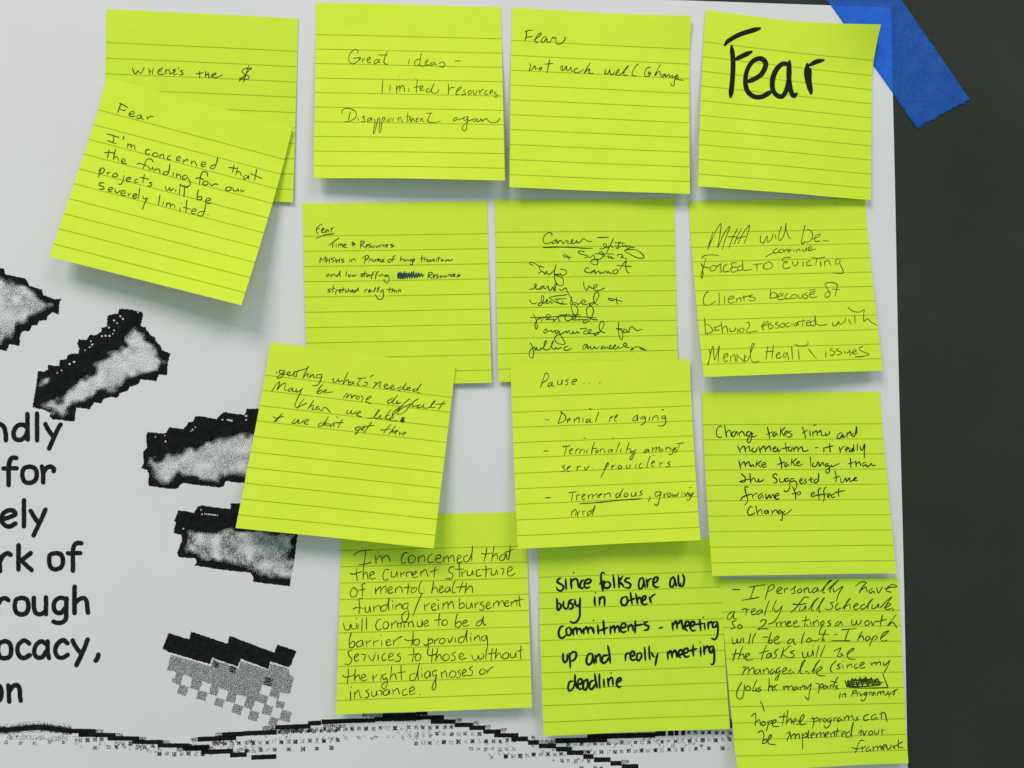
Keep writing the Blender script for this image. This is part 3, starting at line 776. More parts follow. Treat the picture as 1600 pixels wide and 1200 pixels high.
trace(R, (840, 690, 6.4),
      '58,96 110,92;248,51 300,45 327,41;290,48 267,142;320,96 351,80 345,69 319,90 325,121 347,118;385,73 378,127;380,95 411,69 417,75;430,78 419,122;430,90 457,74;470,83 464,117;500,78 489,122;571,-2 550,60 539,122;545,72 592,64;600,79 579,95 585,113 606,99 600,79;630,73 624,112;630,85 662,64;675,78 664,112;731,74 704,90 710,109 730,95 746,77 745,110;821,8 800,60 784,110;840,68 824,107;916,8 895,70 884,112;888,76 932,69;935,78 930,106 960,96 987,78;977,98 950,160 935,181 924,166 962,108;'
      '1101,74 1069,90 1067,111 1095,96 1111,79 1112,107;1150,53 1150,110;1155,80 1191,54 1180,102;1190,75 1221,54 1215,97;1250,69 1229,85 1240,96 1262,79;1280,53 1285,92;1285,70 1311,54 1332,87;1340,64 1350,86 1371,59 1350,110 1330,131 1308,120;1397,54 1369,75 1396,86 1368,116;1421,28 1404,77;1388,21 1467,11;'
      '277,234 249,250 271,270 265,296 228,296;295,276 326,250 318,244 294,270 300,298 328,296;400,238 395,292;400,260 432,239;470,249 480,286 517,239;544,267 550,273;'
      '696,209 670,280 634,357;680,240 706,209 700,241 658,286;745,233 742,277;745,255 772,231;820,234 804,255 815,276 841,255 820,234;890,228 890,266 920,256 926,223;985,223 979,267;1041,214 1014,240 1025,266 1047,255;1126,143 1105,200 1091,264;1140,221 1171,200 1160,194 1139,215 1145,246 1167,240;1154,129 1166,141;1225,203 1222,252;1225,225 1257,204;1327,199 1299,215 1321,230 1310,251 1283,250;'
      '73,562 132,557;308,513 350,505 387,499;355,505 337,592;395,523 389,587;395,545 432,524;445,556 476,530 465,524 444,545 455,581 482,570;500,523 512,577;505,550 546,524 550,572;555,550 591,519 596,567;610,546 641,525 635,519 611,540 620,566;665,513 670,562;670,530 721,514 726,557;821,509 784,530 790,561 815,541 857,468 830,520 825,562;880,509 864,540 885,551 906,530 880,509;940,508 940,546 975,536 981,503 986,547;1047,489 1024,505 1046,525 1008,546;'
      '1115,543 1126,560 1104,602;1226,499 1179,510 1179,546 1215,536 1236,504 1220,560 1205,626 1180,636 1169,619;1265,518 1265,562;1265,535 1297,509;1320,509 1299,535 1315,551 1336,530 1320,509;1350,519 1355,549 1376,529 1385,549 1412,509;1440,508 1445,547;1465,504 1480,541 1501,509 1511,542;1520,514 1525,541 1557,509 1530,560 1510,586 1488,575;1513,461 1542,454;'
      '345,688 339,747;345,710 370,679 386,690 380,742;400,703 400,747;400,715 427,689;450,688 455,737;450,705 482,689;541,689 504,705 499,736 530,721 577,638 560,690 547,737', 1.4, press=0.25)
trace(R, (840, 690, 6.4),
      '413,623 480,618 650,605 800,588 1042,571', 1.7, press=0.25)
NOTES[10].ink(R, INK_BLACK)

# 11 -- Change takes time
R = Ribbons(11)
trace(R, (1110, 655, 5.926),
      '102,76 90,61 65,85 54,125 65,161 90,169 107,159;130,53 140,110 149,167;146,130 166,104 186,110 191,156;226,109 200,130 204,161 225,151 241,114 252,151;260,115 270,162;268,130 296,114 322,156;366,114 340,120 334,151 360,151 381,119 376,190 360,216 341,206 345,180 372,160;402,130 384,140 395,166 427,149;'
      '525,68 540,125 551,182;511,146 582,114;601,114 579,140 590,161 611,129 621,156;651,78 645,162;692,74 650,120;660,120 682,156;690,140 716,120 700,109 687,135 700,161;752,109 724,120 756,145 735,166 708,160;'
      '849,68 870,120 881,182;849,131 902,99;920,104 925,157;945,110 950,162;950,130 981,109 991,156;990,130 1021,104 1031,151 1066,145 1066,120 1072,151 1102,130 1101,108;948,58 982,52;'
      '1217,119 1180,145 1174,176 1200,176 1226,139 1226,171 1252,150;1265,119 1265,167;1270,140 1296,114 1301,151;1326,129 1309,150 1330,161 1346,120 1353,67 1357,142;'
      '249,243 281,312;275,280 311,249 326,306;320,280 356,249 366,291 382,290;401,264 384,285 400,306 426,290 431,264;445,249 465,312;460,285 496,249 511,301;510,280 546,249 561,296;575,281 606,265 595,254 579,275 590,301 621,285 621,264 630,301 652,279;690,213 700,260 705,302;658,275 742,255;725,259 725,291 750,291 756,259;770,259 775,302;775,280 801,254 816,301;815,280 846,254 860,296 912,285;'
      '968,265 997,262;1050,259 1050,307;1100,218 1105,260 1109,307;1058,265 1142,245;'
      '1194,253 1205,312;1205,285 1231,254 1247,255;1250,285 1281,270 1265,259 1249,285 1265,306;1301,274 1284,295 1305,301 1316,269 1318,300;1325,233 1330,302;1360,228 1360,297;1385,249 1395,286 1410,281 1427,228;1431,233 1425,300 1426,362;'
      '264,383 280,462;278,430 311,394 326,441;325,420 356,394 366,436 376,420 375,441 396,420 401,446;431,383 420,447;472,384 430,420;440,415 467,447;475,430 511,415 495,399 474,425 490,446 522,435;'
      '640,348 655,400 661,462;618,421 692,394;711,399 689,420 695,441 716,420 726,436;756,363 745,432;802,359 755,405;765,405 792,432;795,415 826,400 815,389 799,410 815,433 857,414;'
      '925,343 930,442;956,404 944,430 965,441 986,420 991,399 1006,405 1010,436 1041,399 1051,431;1091,409 1064,420 1070,441 1095,425 1101,480 1085,501 1067,485 1085,460 1120,432;1122,420 1120,441 1160,425 1197,409;'
      '1295,358 1300,400 1300,452;1268,416 1342,394;1345,383 1350,442;1350,420 1376,394 1391,431;1441,399 1409,410 1415,436 1440,420 1451,441 1470,431 1491,409 1501,431 1532,425;'
      '284,503 321,540 315,581 273,576 362,554;365,498 370,560 375,592;375,570 401,544 426,581 441,570 446,549 452,581 497,559;'
      '622,520 595,504 579,530 611,555 616,580 583,591;640,544 645,581 680,576 686,544;726,544 694,555 700,581 725,565 736,620 720,661 690,671 684,654;777,549 744,555 745,581 781,570 801,600 790,640 768,661;825,581 851,560 840,549 824,575 840,596 862,585;892,549 869,565 891,580 868,596;930,528 930,570 942,591;903,565 957,549;986,554 959,570 970,591 996,570 1001,498 1001,577;'
      '1150,473 1165,530 1160,587;1133,546 1202,529;1205,544 1210,582 1230,581 1251,544 1260,576 1286,544 1295,576 1325,562 1351,545 1340,539 1324,565 1367,570;1284,492 1288,495;'
      '352,630 320,629 330,690 346,750 318,797;279,756 300,720 387,689;385,689 395,737;395,710 421,684 437,690;481,684 444,710 455,736 481,704 491,736;510,689 520,737 546,699 555,731 581,694 591,731 600,715 636,700 620,684 599,710 610,741 637,735;'
      '759,623 785,680 790,742;753,691 802,679;821,669 799,690 820,701 836,680 815,669;'
      '929,706 961,690 955,674 934,690 940,721 977,704;1022,634 999,660 1005,720 1005,757;1072,624 1049,660 1055,720 1044,767;968,706 1082,690;1085,720 1111,700 1095,689 1084,715 1100,725;1152,689 1119,705 1130,726 1157,714;1190,638 1185,690 1190,717;1148,681 1247,659;'
      '392,815 370,809 344,850 355,886 390,881 412,864;420,798 430,850 440,887;438,860 466,834 481,881;521,839 499,860 520,876 531,844 541,876;565,839 575,882;570,865 606,839 621,871;651,839 629,855 640,876 661,850 666,900 660,937 646,926;691,849 669,870 690,881 725,861 752,834', 1.75, press=0.25)
NOTES[11].ink(R, INK_PEN)

# 12 -- I'm concerned that the current structure
R = Ribbons(12)
trace(R, (530, 850, 5.333),
      '118,96 160,65 272,47;220,55 215,110 205,170;163,173 210,170 264,151;319,59 326,73;302,93 308,167;308,130 341,99 356,115 358,157;358,120 396,94 411,110 427,150;'
      '577,75 545,74 519,120 524,161 562,150;605,89 579,115 584,156 620,151 636,115 605,89;658,98 662,157;662,120 696,94 711,110 712,150;777,84 744,105 744,151 792,150;800,131 846,110 835,89 809,105 804,141 835,156 867,139;868,103 875,157;875,125 907,94;907,103 915,152;915,120 946,94 962,147;985,131 1016,105 1000,91 984,115 990,156 1032,145;1076,89 1039,110 1044,146 1075,141 1105,80 1111,13 1105,90 1105,142;'
      '1231,28 1220,90 1204,147;1183,74 1210,85 1272,74;1291,18 1280,80 1269,142;1275,110 1311,79 1321,132;1386,79 1344,100 1339,131 1370,131 1391,84 1396,132;1426,13 1420,80 1409,137;1378,71 1457,44;'
      '150,198 145,250 150,307;88,244 120,250 192,229;206,173 200,240 200,297;200,265 226,234 242,292;255,266 291,245 275,229 254,255 265,291 307,285;'
      '416,214 385,214 364,260 375,301 412,290;435,228 435,271 465,271 481,234 486,277;510,233 515,277;512,255 547,234;560,233 562,277;562,236 602,234 604,262;610,261 646,235 630,229 611,250 620,281 657,270;680,223 682,272;682,240 721,214 736,260 747,271;801,188 795,230 789,282;753,231 827,214;'
      '962,189 924,195 914,230 946,250 935,286 883,290;1000,158 1000,220 1005,277;958,210 1042,209;1020,228 1025,272;1025,245 1057,219;1065,223 1070,261 1100,256 1111,219 1116,262;1177,209 1144,225 1149,266 1187,260;1221,178 1225,225 1219,277;1188,216 1277,204;1265,213 1270,256 1300,251 1311,214 1321,257;1344,204 1371,210 1360,257;1400,236 1441,210 1430,189 1404,210 1404,256 1430,266 1467,244;'
      '110,369 91,410 105,441 140,431 151,390 125,364 110,369;217,329 190,339 195,380 195,442;163,386 222,374;'
      '300,363 305,420;305,395 341,354 346,375 345,417;345,385 381,349 391,370 388,412;405,391 441,370 430,354 407,375 415,411 452,400;470,363 470,412;470,380 501,354 521,370 526,407;576,328 575,370 569,417;538,366 612,357;641,359 604,375 604,406 635,396 646,364;691,303 670,340 664,390 675,411 702,408;'
      '786,308 780,360 769,412;775,385 806,359 827,407;835,386 866,360 855,349 834,375 845,406 877,390;911,354 884,375 890,401 915,386 921,359 926,397;966,308 945,360 945,406 972,400;1031,308 1015,360 999,402;973,361 1062,354;1061,318 1055,370 1049,412;1055,390 1091,349 1111,370 1112,407;'
      '197,454 165,459 170,520 164,582;113,541 145,530 202,535;215,523 220,566 245,561 255,519 261,572;285,513 290,562;290,535 331,509 347,557;401,504 354,520 349,556 390,546 416,448 410,510 415,552;445,498 450,547;439,469 450,479;470,508 475,547;475,520 511,499 522,542;576,489 534,505 534,541 565,531 576,494;570,535 579,590 560,641 529,641 524,590 562,558;'
      '687,418 655,490 614,600;'
      '710,498 715,557;715,520 757,489;770,531 801,510 790,494 769,515 780,551 812,545;825,498 828,550;814,461 830,471;865,488 865,547;865,515 896,484 906,500 908,542;908,510 941,479 957,542;1001,448 1000,542;1000,510 1031,489 1041,520 1003,541;1060,488 1060,531 1090,531 1101,489 1111,532;1130,488 1135,537;1135,510 1162,479;1202,479 1174,500 1206,520 1195,551 1163,545;1225,521 1256,500 1245,484 1224,510 1235,541 1272,525;1285,488 1285,532;1285,505 1321,474 1331,522;1330,500 1361,469 1377,517;1380,501 1411,485 1400,469 1381,490 1390,521 1422,510;1430,478 1435,522;1435,495 1471,469 1482,517;1501,430 1500,480 1508,527;1453,476 1537,459', 1.5, press=0.25)
trace(R, (530, 955, 5.333),
      '34,98 50,151 85,151 95,109 110,146 140,141 146,98;158,108 155,152;139,57 150,65;191,58 188,167;226,48 228,157;356,64 325,74 304,120 320,156 357,145;385,84 364,110 375,146 405,136 411,100 385,84;435,93 438,147;438,115 476,84 492,142;516,83 515,142;478,106 572,89;540,108 546,137;575,88 578,132;578,105 606,84 622,137;650,83 655,126 685,121 691,78 696,122;705,111 741,90 730,74 707,95 715,126 752,115;'
      '836,18 830,70 830,127;793,76 852,67;880,69 857,90 865,116 895,111 901,80 880,69;986,18 970,80 964,132;967,110 1001,84 1016,105 1000,131 965,131;1030,106 1066,85 1050,74 1029,95 1040,126 1082,115;1191,69 1149,95 1144,121 1180,111 1201,43 1200,100 1227,119;'
      '101,178 85,240 85,302;85,280 116,249 131,270 115,301 83,303;191,239 149,260 149,296 185,286 196,244 201,292;225,243 230,297;230,265 267,239;285,243 290,292;290,260 332,239;355,243 355,292;344,194 352,204;390,266 426,250 415,234 391,255 400,286 437,275;450,238 455,287;455,255 491,224 527,209;'
      '616,168 615,220 604,287;543,234 580,245 647,234;650,229 619,255 630,281 660,276 669,245 650,229;'
      '742,218 741,290 736,362;740,250 771,229 776,260 743,276;703,269 720,286 742,269;795,233 795,277;795,250 832,224;855,224 834,250 845,271 875,261 881,234 855,224;904,223 920,261 947,213;965,218 968,262;1041,209 999,225 999,261 1035,251 1066,158 1060,215 1065,257;1095,208 1098,257;1094,184 1106,193;1125,213 1128,252;1128,230 1161,204 1177,252;1226,199 1189,215 1195,246 1220,236 1229,203 1236,260 1232,325;'
      '106,324 74,340 85,375 106,400 85,441 43,440;125,391 161,365 150,354 127,380 135,416 167,405;184,359 216,364 205,417;239,363 275,412 302,353;325,358 325,412;304,339 309,343;386,349 359,370 364,411 397,400;410,386 451,365 435,349 411,370 420,411 457,400;512,349 484,365 511,385 500,416 463,415;'
      '621,308 620,360 609,422;573,366 652,354;660,349 634,375 640,411 670,406 681,375 660,349;781,308 775,360 769,427;733,358 760,370 812,354;821,308 812,360 804,417;808,390 841,359 852,407;890,354 864,380 875,411 910,401 916,370 890,354;972,339 939,360 966,380 960,406 928,410;1000,386 1036,365 1020,349 999,370 1010,401 1062,390;'
      '1104,363 1120,406 1150,401 1160,369 1170,401 1200,386 1206,358;1226,318 1220,402;1189,349 1194,353;1276,308 1270,350 1264,412;1238,356 1312,344;1311,308 1305,350 1299,402;1303,380 1336,349 1352,397;1385,344 1361,370 1372,396 1405,386 1411,354 1385,344;1425,348 1430,386 1460,381 1471,344 1476,387;1516,288 1510,340 1515,402;1478,336 1532,319;'
      '76,478 75,540 67,602;23,529 55,550 132,529;136,478 130,530 130,582;130,560 161,529 177,577;185,561 221,540 205,524 184,550 195,581 232,570;'
      '280,528 285,587;283,560 322,524;351,528 345,582;341,487 346,491;396,519 364,535 370,571 395,556 401,600 385,641 359,641 359,609 400,585;436,458 432,520 424,577;428,550 461,519 477,572;516,448 515,510 520,577;478,516 552,504;'
      '636,514 594,530 594,576 635,561 670,428 655,500 660,572;690,518 690,557;684,479 689,483;746,494 714,520 720,556 750,541 756,499 761,552;816,489 779,505 785,541 812,528 802,560 806,620 790,656 774,641 790,590 817,548;850,503 855,557;855,520 886,499 897,552;940,494 919,525 930,551 965,541 971,509 940,494;1012,489 989,505 1011,525 1000,551 973,550;1025,521 1056,500 1045,484 1024,510 1035,541 1067,530;1112,459 1084,480 1111,500 1100,536 1068,535;'
      '1190,479 1169,505 1180,526 1210,516 1216,489 1190,479;1230,488 1235,522;1235,505 1261,474 1287,464;'
      '95,663 95,747;94,631 106,641;125,668 128,727;128,695 161,659 176,716 192,718;252,649 224,665 246,690 235,721 208,720;270,663 275,706 305,701 311,663 316,707;329,659 356,665 350,702;406,649 369,670 375,701 405,691 416,654 421,697;445,648 450,697;450,670 486,644 502,692;562,644 529,665 534,701 572,690;585,676 626,650 615,629 589,650 594,696 637,680;671,689 679,695', 1.5, press=0.25)
NOTES[12].ink(R, INK_BLACK)

# 13 -- since folks are all busy
R = Ribbons(13)
trace(R, (865, 885, 6.154),
      '70,112 45,125 35,150 60,165 90,185 95,210 70,235 38,224 30,200;115,117 118,165 122,224;192,60 195,63;'
      '165,114 172,216;172,150 195,122 220,122 232,150 240,195 264,210;290,130 265,145 255,185 270,212 292,197;300,165 340,160 360,138 335,122 305,140 295,180 315,208 350,195;'
      '492,72 474,58 458,74 456,120 465,180 475,238;442,170 462,150 490,140;510,147 485,165 485,200 520,208 545,185 535,155 510,145;'
      '572,82 580,150 585,208;625,87 628,150 630,206;665,92 640,130 628,150;635,145 660,175 678,200;735,113 700,115 685,140 715,155 742,175 725,205 690,205;'
      '855,107 828,125 818,180 825,213 850,205 868,150 858,107;862,112 870,160 882,208;895,122 900,165 902,204;900,160 920,126 943,116;955,165 990,145 1003,110 980,105 960,130 960,180 985,200 1012,195;'
      '1150,97 1125,130 1120,185 1145,195 1165,150 1152,97;1158,102 1170,150 1185,193;1198,80 1202,160 1215,190 1224,160;1240,74 1255,110 1252,160 1240,188 1217,192;'
      '30,305 35,360 38,418 62,405 70,370 48,350;95,332 95,385 118,410 140,385 145,335;185,317 155,330 160,350 185,370 178,403 150,411;205,317 210,365 235,380 250,352;255,302 252,380 252,460 246,492 222,530 190,543 157,527;'
      '395,292 395,340 400,378;402,252 405,256;438,297 442,345 438,373;440,330 460,297 485,300 490,340 488,378;'
      '690,290 655,310 650,355 680,375 710,345 705,300 690,287;738,247 745,300 755,368;717,330 785,306;790,260 800,310 808,363;805,330 820,302 840,310 845,358;850,335 880,315 885,287 862,290 850,330 865,367 903,359;920,292 930,325 938,353;930,310 950,282 978,267', 3.6, press=0.12)
trace(R, (865, 955, 6.154),
      '95,142 65,155 48,205 60,250 90,255 120,227;140,152 122,180 130,228 160,225 170,185 150,152;185,167 190,233;190,190 210,162 222,170 225,223;225,190 245,167 262,180 270,213;'
      '285,167 290,220;290,190 312,152 325,165 332,213;332,185 352,154 368,165 385,213;380,157 388,213;382,86 384,89;425,132 428,180 432,218;478,87 482,150 488,223;434,190 500,166 523,156;'
      '545,142 548,218;548,175 575,142 585,160 590,208;592,170 615,142 628,160 632,203;645,165 690,150 685,117 655,125 645,175 665,203 700,190;715,132 720,193;720,160 745,127 758,150 765,190;785,90 785,140 782,208;767,140 858,126;905,102 875,110 880,130 912,145 905,175 867,185;'
      '1012,162 1049,156;'
      '1140,107 1148,186;1145,140 1175,97 1185,120 1188,173;1190,130 1225,90 1235,120 1245,178;1260,150 1300,130 1300,102 1272,105 1262,160 1285,190;1310,150 1350,130 1350,102 1325,105 1312,150 1335,188 1365,180;1405,77 1408,120 1415,188;1352,130 1438,116;1450,112 1455,178;1440,58 1442,62;1485,102 1488,173;1488,130 1510,102 1525,115 1530,150;'
      '1565,102 1535,110 1530,150 1555,150 1570,117;1572,97 1580,160 1575,230 1550,270 1517,260;'
      '90,402 92,460 108,492 130,465 132,412;150,402 158,480 160,548;155,420 185,392 215,400 215,440 190,473 165,480;'
      '365,402 330,420 315,480 330,512 360,500 378,440 368,402;372,407 380,460 392,508;400,422 410,498;408,450 435,412 448,440 450,488;525,422 480,430 465,470 475,500 510,480 530,442;520,327 535,400 545,498;'
      '690,412 692,478;692,430 712,402 728,408;735,440 775,420 770,387 745,395 738,440 755,470 795,460;830,397 805,415 800,460 820,475 845,430 835,397;840,402 848,448;875,347 878,400 882,473;918,332 920,400 925,468;940,392 955,430 970,440;1003,402 990,450 978,523;'
      '1095,387 1100,463;1100,420 1120,382 1135,400 1140,448;1140,410 1165,377 1180,400 1185,443;1195,430 1240,405 1232,372 1205,385 1200,430 1225,448;1245,410 1290,390 1285,357 1255,370 1250,415 1275,440 1305,430;1342,322 1340,380 1345,433;1292,385 1378,361;1412,342 1415,433;1408,295 1411,299;1445,332 1450,418;1450,370 1475,337 1490,350 1495,388;1535,337 1505,345 1500,390 1520,395 1538,350;1535,332 1545,410 1542,490 1525,513 1510,505;'
      '190,672 155,680 140,730 150,765 185,745 205,682;205,607 208,680 225,743;220,710 270,690 268,652 240,660 232,710 250,750 275,745;325,652 290,680 285,740 310,755 330,700 325,652 328,718;390,662 355,680 345,735 370,750 400,702;395,597 405,670 420,738;440,602 440,670 445,743;482,652 485,728;520,642 530,728;528,680 545,642 565,645 572,718;552,592 554,596;600,690 645,665 640,642 615,655 605,700 625,730 650,722', 3.6, press=0.12)
NOTES[13].ink(R, INK_MARK)

# 14 -- I personally have a really full schedule
R = Ribbons(14)
trace(R, (1130, 900, 5.714),
      '78,119 152,122;228,101 300,88 377,77;280,90 260,150 240,205;163,216 240,205 322,189;'
      '411,88 390,150 374,212;400,100 441,77 456,100 420,131 393,136;475,146 521,115 510,99 479,125 490,156 527,150;545,108 550,152;550,120 582,109;598,132 652,86;652,86 634,120 641,150 608,156;690,109 664,130 675,151 701,135 690,109;720,108 725,152;725,125 756,104 766,146 792,140;831,99 799,125 805,151 835,131 841,104 851,147;865,141 930,70 967,38 935,55 889,140 910,151;930,121 1000,60 1027,38 985,80 949,130 960,146;985,103 985,141 1010,131 1067,94 1030,160 1009,227;'
      '1178,91 1230,54 1277,60 1240,100 1214,152;1225,130 1271,99 1286,147;1336,109 1304,130 1310,156 1340,136 1352,157;1369,103 1385,151 1422,98;1440,116 1500,100 1552,95 1510,74 1469,100 1459,131 1502,146;'
      '86,314 45,345 37,386 70,376 95,330 101,310;91,340 95,376 124,386;'
      '163,301 207,294 200,347;205,310 237,294;250,326 286,300 275,289 251,310 260,346 292,335;336,294 304,320 304,346 335,326 346,299 351,337;411,218 385,290 369,352;476,213 450,270 439,312;459,288 465,321 490,306 532,263;527,268 495,350 450,411 398,431;'
      '767,196 730,187 690,230 645,290 598,327;616,249 680,255 742,244;691,273 679,311 710,306 736,268 736,307;760,306 820,220 852,194 810,240 789,301 812,310;830,306 890,215 901,194 870,240 854,310 872,321;'
      '992,232 955,239 975,262 968,292 930,302 908,289;1032,239 1004,270 1010,301 1052,285;1065,291 1120,220 1136,199 1105,230 1079,302;1095,270 1126,254 1137,297;1165,276 1201,255 1190,244 1164,270 1180,301 1217,285;1266,249 1229,270 1234,296 1270,281 1336,204 1300,240 1290,297;1331,253 1329,291 1365,281 1386,248 1386,287;1400,286 1460,220 1507,184 1480,220 1434,292;1450,281 1496,255 1480,244 1449,270 1460,301 1512,285;1521,289 1511,312;'
      '112,399 79,410 91,440 106,460 63,476;145,429 129,455 145,473 169,455 145,429;328,411 350,391 381,395 370,430 308,476 350,470 402,472;'
      '469,408 480,452;475,430 511,409 513,452;515,430 551,404 562,447;570,431 601,415 590,404 571,425 580,451 612,440;625,431 661,410 650,399 627,420 640,456 682,445;741,358 730,410 724,457;698,401 772,389;738,430 762,451;780,403 785,442;805,403 810,447;810,420 841,394 852,442;901,399 869,420 880,441 906,414 870,470 854,522;962,394 934,410 961,430 928,451;838,357 843,361;'
      '1036,404 1004,425 1004,446 1040,426 1051,404 1067,442;1149,388 1149,431 1180,431 1191,394 1195,431 1225,421 1231,388;1290,394 1264,415 1275,441 1306,425 1290,394;1319,398 1335,441 1352,409 1377,399;1421,348 1410,400 1399,452;1368,411 1462,384;1546,343 1500,400 1469,442 1511,414 1531,431 1552,467;'
      '79,548 85,601 115,596 125,559 130,596 155,586 161,553;180,548 180,597;171,507 176,511;246,508 227,607;291,506 265,560 261,602;348,545 402,545;431,498 410,560 399,602;405,585 431,569 436,596 403,599;455,581 496,550 480,539 454,570 470,606 512,595;'
      '611,559 579,580 579,606 610,591 626,559 631,601 650,611;726,498 705,560 699,607;770,549 744,575 755,591 786,575 770,549;790,575 840,576 862,558;917,478 895,530 879,582;853,520 942,520;880,580 902,576 890,558;'
      '988,526 1022,520;1053,481 1120,475 1192,469;1121,478 1085,577;963,578 1132,577;1242,493 1215,540 1199,582;1205,560 1241,534 1257,577;1290,534 1269,560 1285,576 1311,555 1290,534;1341,538 1325,580 1304,627;1320,570 1356,534 1376,550 1343,576;1400,561 1460,510 1476,489 1430,510 1404,560 1430,581 1467,570;'
      '116,648 100,710 84,762;73,701 152,689;176,628 150,690 134,747;140,720 176,694 187,742;200,726 236,700 220,689 197,715 210,751 267,745;'
      '387,618 360,680 339,752;318,691 412,664;421,684 389,705 389,731 420,716 426,688 436,732;492,649 459,680 476,710 448,741;541,638 514,737;602,618 530,690 582,731;637,664 599,680 631,700 620,726 578,728;'
      '704,673 715,726 745,721 755,679 760,716 790,706 796,668;800,658 808,717;799,619 804,623;856,618 829,722;912,613 875,700 869,722;983,671 1052,639;1052,640 1030,690 1019,721 1061,710 1050,690 1075,712;1100,706 1166,655 1150,649 1109,690 1120,736 1182,743', 1.65, press=0.25)
trace(R, (1130, 1025, 5.517),
      '163,101 191,95 164,167;170,140 211,99 221,105 215,157;220,130 261,99 266,157;301,109 274,135 285,156 310,136 316,109 326,157;345,108 350,157;350,130 381,104 392,152;431,109 404,135 415,156 440,131 452,152;492,94 459,120 465,146 492,124 480,170 465,206 448,200 482,158;510,141 546,115 535,99 511,125 520,156 552,145;591,114 564,135 575,156 601,135 612,152;640,151 690,70 707,33 680,60 664,141 690,151;700,141 721,129 741,156;760,141 820,50 832,33 795,80 779,151;800,146 851,105 835,94 799,130 820,166 880,171;'
      '977,38 935,80 924,121 941,142;1012,64 984,80 1006,95 995,111 973,110;1030,73 1035,107;1029,44 1034,48;1065,73 1070,107;1070,90 1101,69 1112,102;1157,64 1129,85 1140,106 1167,95;1175,86 1216,65 1200,54 1177,80 1190,106 1227,95;'
      '1269,53 1285,87;1280,70 1311,54 1321,82;1320,65 1351,49 1356,82;1380,53 1385,81 1410,66 1437,38 1410,100 1388,142;'
      '162,223 125,290 114,341 140,371 170,346 187,248;215,254 194,280 210,301 236,280 215,254;291,203 265,260 254,302 286,290 280,274;327,264 299,280 326,290 310,306 278,300;'
      '396,188 395,250 389,307;392,280 416,254 426,302;446,254 424,280 441,297;466,243 444,270 461,302;'
      '510,266 541,257;520,260 525,297;525,280 556,259 561,292;560,275 591,257 602,297;631,259 604,280 615,296 641,269 646,292;660,263 665,292;665,275 696,254 701,287;714,253 720,281 757,243 740,330 735,377 703,349;'
      '798,234 831,250 819,322;815,270 851,239 861,260 823,281;886,249 864,270 875,286 896,259 906,282;920,248 925,282;920,260 942,244;992,178 960,230 944,277;923,214 987,231;992,249 964,265 986,275 958,291;985,286 996,280;'
      '1009,318 1001,367;1030,323 1030,357;1030,340 1051,321 1056,357;1121,298 1107,352;1115,305 1141,294 1146,312 1113,326;1155,313 1155,347;1155,325 1177,311;1190,319 1177,335 1190,343 1201,327;1236,309 1211,325 1225,336 1241,314 1220,375 1195,386 1189,369;1255,310 1258,342;1258,322 1277,307;1301,309 1281,325 1290,339 1309,317 1313,340;1330,308 1332,342;1332,325 1353,307 1359,337;1358,320 1381,304 1386,337;1398,342 1422,308;1420,298 1425,337;1441,308 1429,357;1443,319 1462,331;1481,288 1469,342;1453,311 1507,284;1514,323 1518,328;'
      '319,388 340,430 353,477;238,521 276,494 281,540 275,602;278,575 311,549 322,597;345,559 329,585 345,601 366,580 345,559;386,558 385,600 369,652;385,580 416,554 421,575 388,591;425,586 456,560 440,549 424,575 435,606 482,606;'
      '526,488 520,540 509,597;478,526 552,519;556,463 550,530 544,592;548,570 581,539 592,587;600,571 631,550 620,539 599,560 612,592;641,549 661,580 628,591;665,571 696,525 690,504 664,540 670,591 722,580;'
      '775,528 780,570 769,622;753,541 780,532;778,550 811,529 816,555 778,571;830,538 835,577;835,550 857,534;875,534 861,555 875,571 891,550 875,534;932,529 899,550 910,571 932,548 915,600 885,621 869,599;950,528 955,567;955,545 977,524;1011,524 984,545 990,566 1016,544 1022,562;1040,518 1045,562;1045,540 1076,514 1082,557;1080,535 1111,514 1122,552;1162,519 1149,540 1166,550 1128,556;'
      '1257,499 1214,520 1219,556 1262,545;1321,499 1279,520 1285,551 1321,529 1327,552;1366,478 1365,547;1348,501 1391,490 1412,567;'
      '298,661 331,644 351,680 335,757;338,740 366,714 371,745 338,756;385,736 416,690 405,679 384,720 395,756 457,766;543,671 577,654 549,732;580,668 585,722;585,695 616,669 622,717;620,695 651,669 657,712;680,663 685,740 685,802;685,690 716,664 721,690 688,706;736,638 730,700 747,706;755,691 786,670 775,659 754,680 767,711;800,663 805,707;805,685 836,659 842,702;840,680 866,659 872,702;880,686 911,665 900,654 879,675 892,706;925,663 930,702;930,675 956,654 962,697;987,618 975,692;953,651 1017,644;1020,681 1051,660 1040,649 1019,670 1032,701;1091,649 1059,670 1065,701 1096,684 1122,568 1105,640 1110,702;'
      '1163,671 1191,639 1185,687;1184,604 1189,608;1204,643 1215,682 1237,638;1275,639 1254,665 1265,681 1291,665 1275,639;1305,638 1310,671 1335,666 1341,633;1365,623 1370,682;1365,650 1392,634;'
      '1217,730 1180,729 1160,770 1139,837;1108,789 1160,800 1202,784;1195,778 1200,827;1200,800 1227,774;1261,779 1234,800 1240,826 1266,804 1272,822;1290,773 1295,822;1295,795 1326,774 1332,817;1330,795 1356,774 1362,812;1375,796 1406,775 1395,764 1371,785 1387,816;1410,768 1415,801 1441,795 1446,763;1460,769 1471,797;1475,768 1480,802;1478,775 1507,764;1511,718 1510,802;1547,738 1500,770 1552,797', 1.65, press=0.25)
NOTES[14].ink(R, INK_BLACK)
R = Ribbons(141)
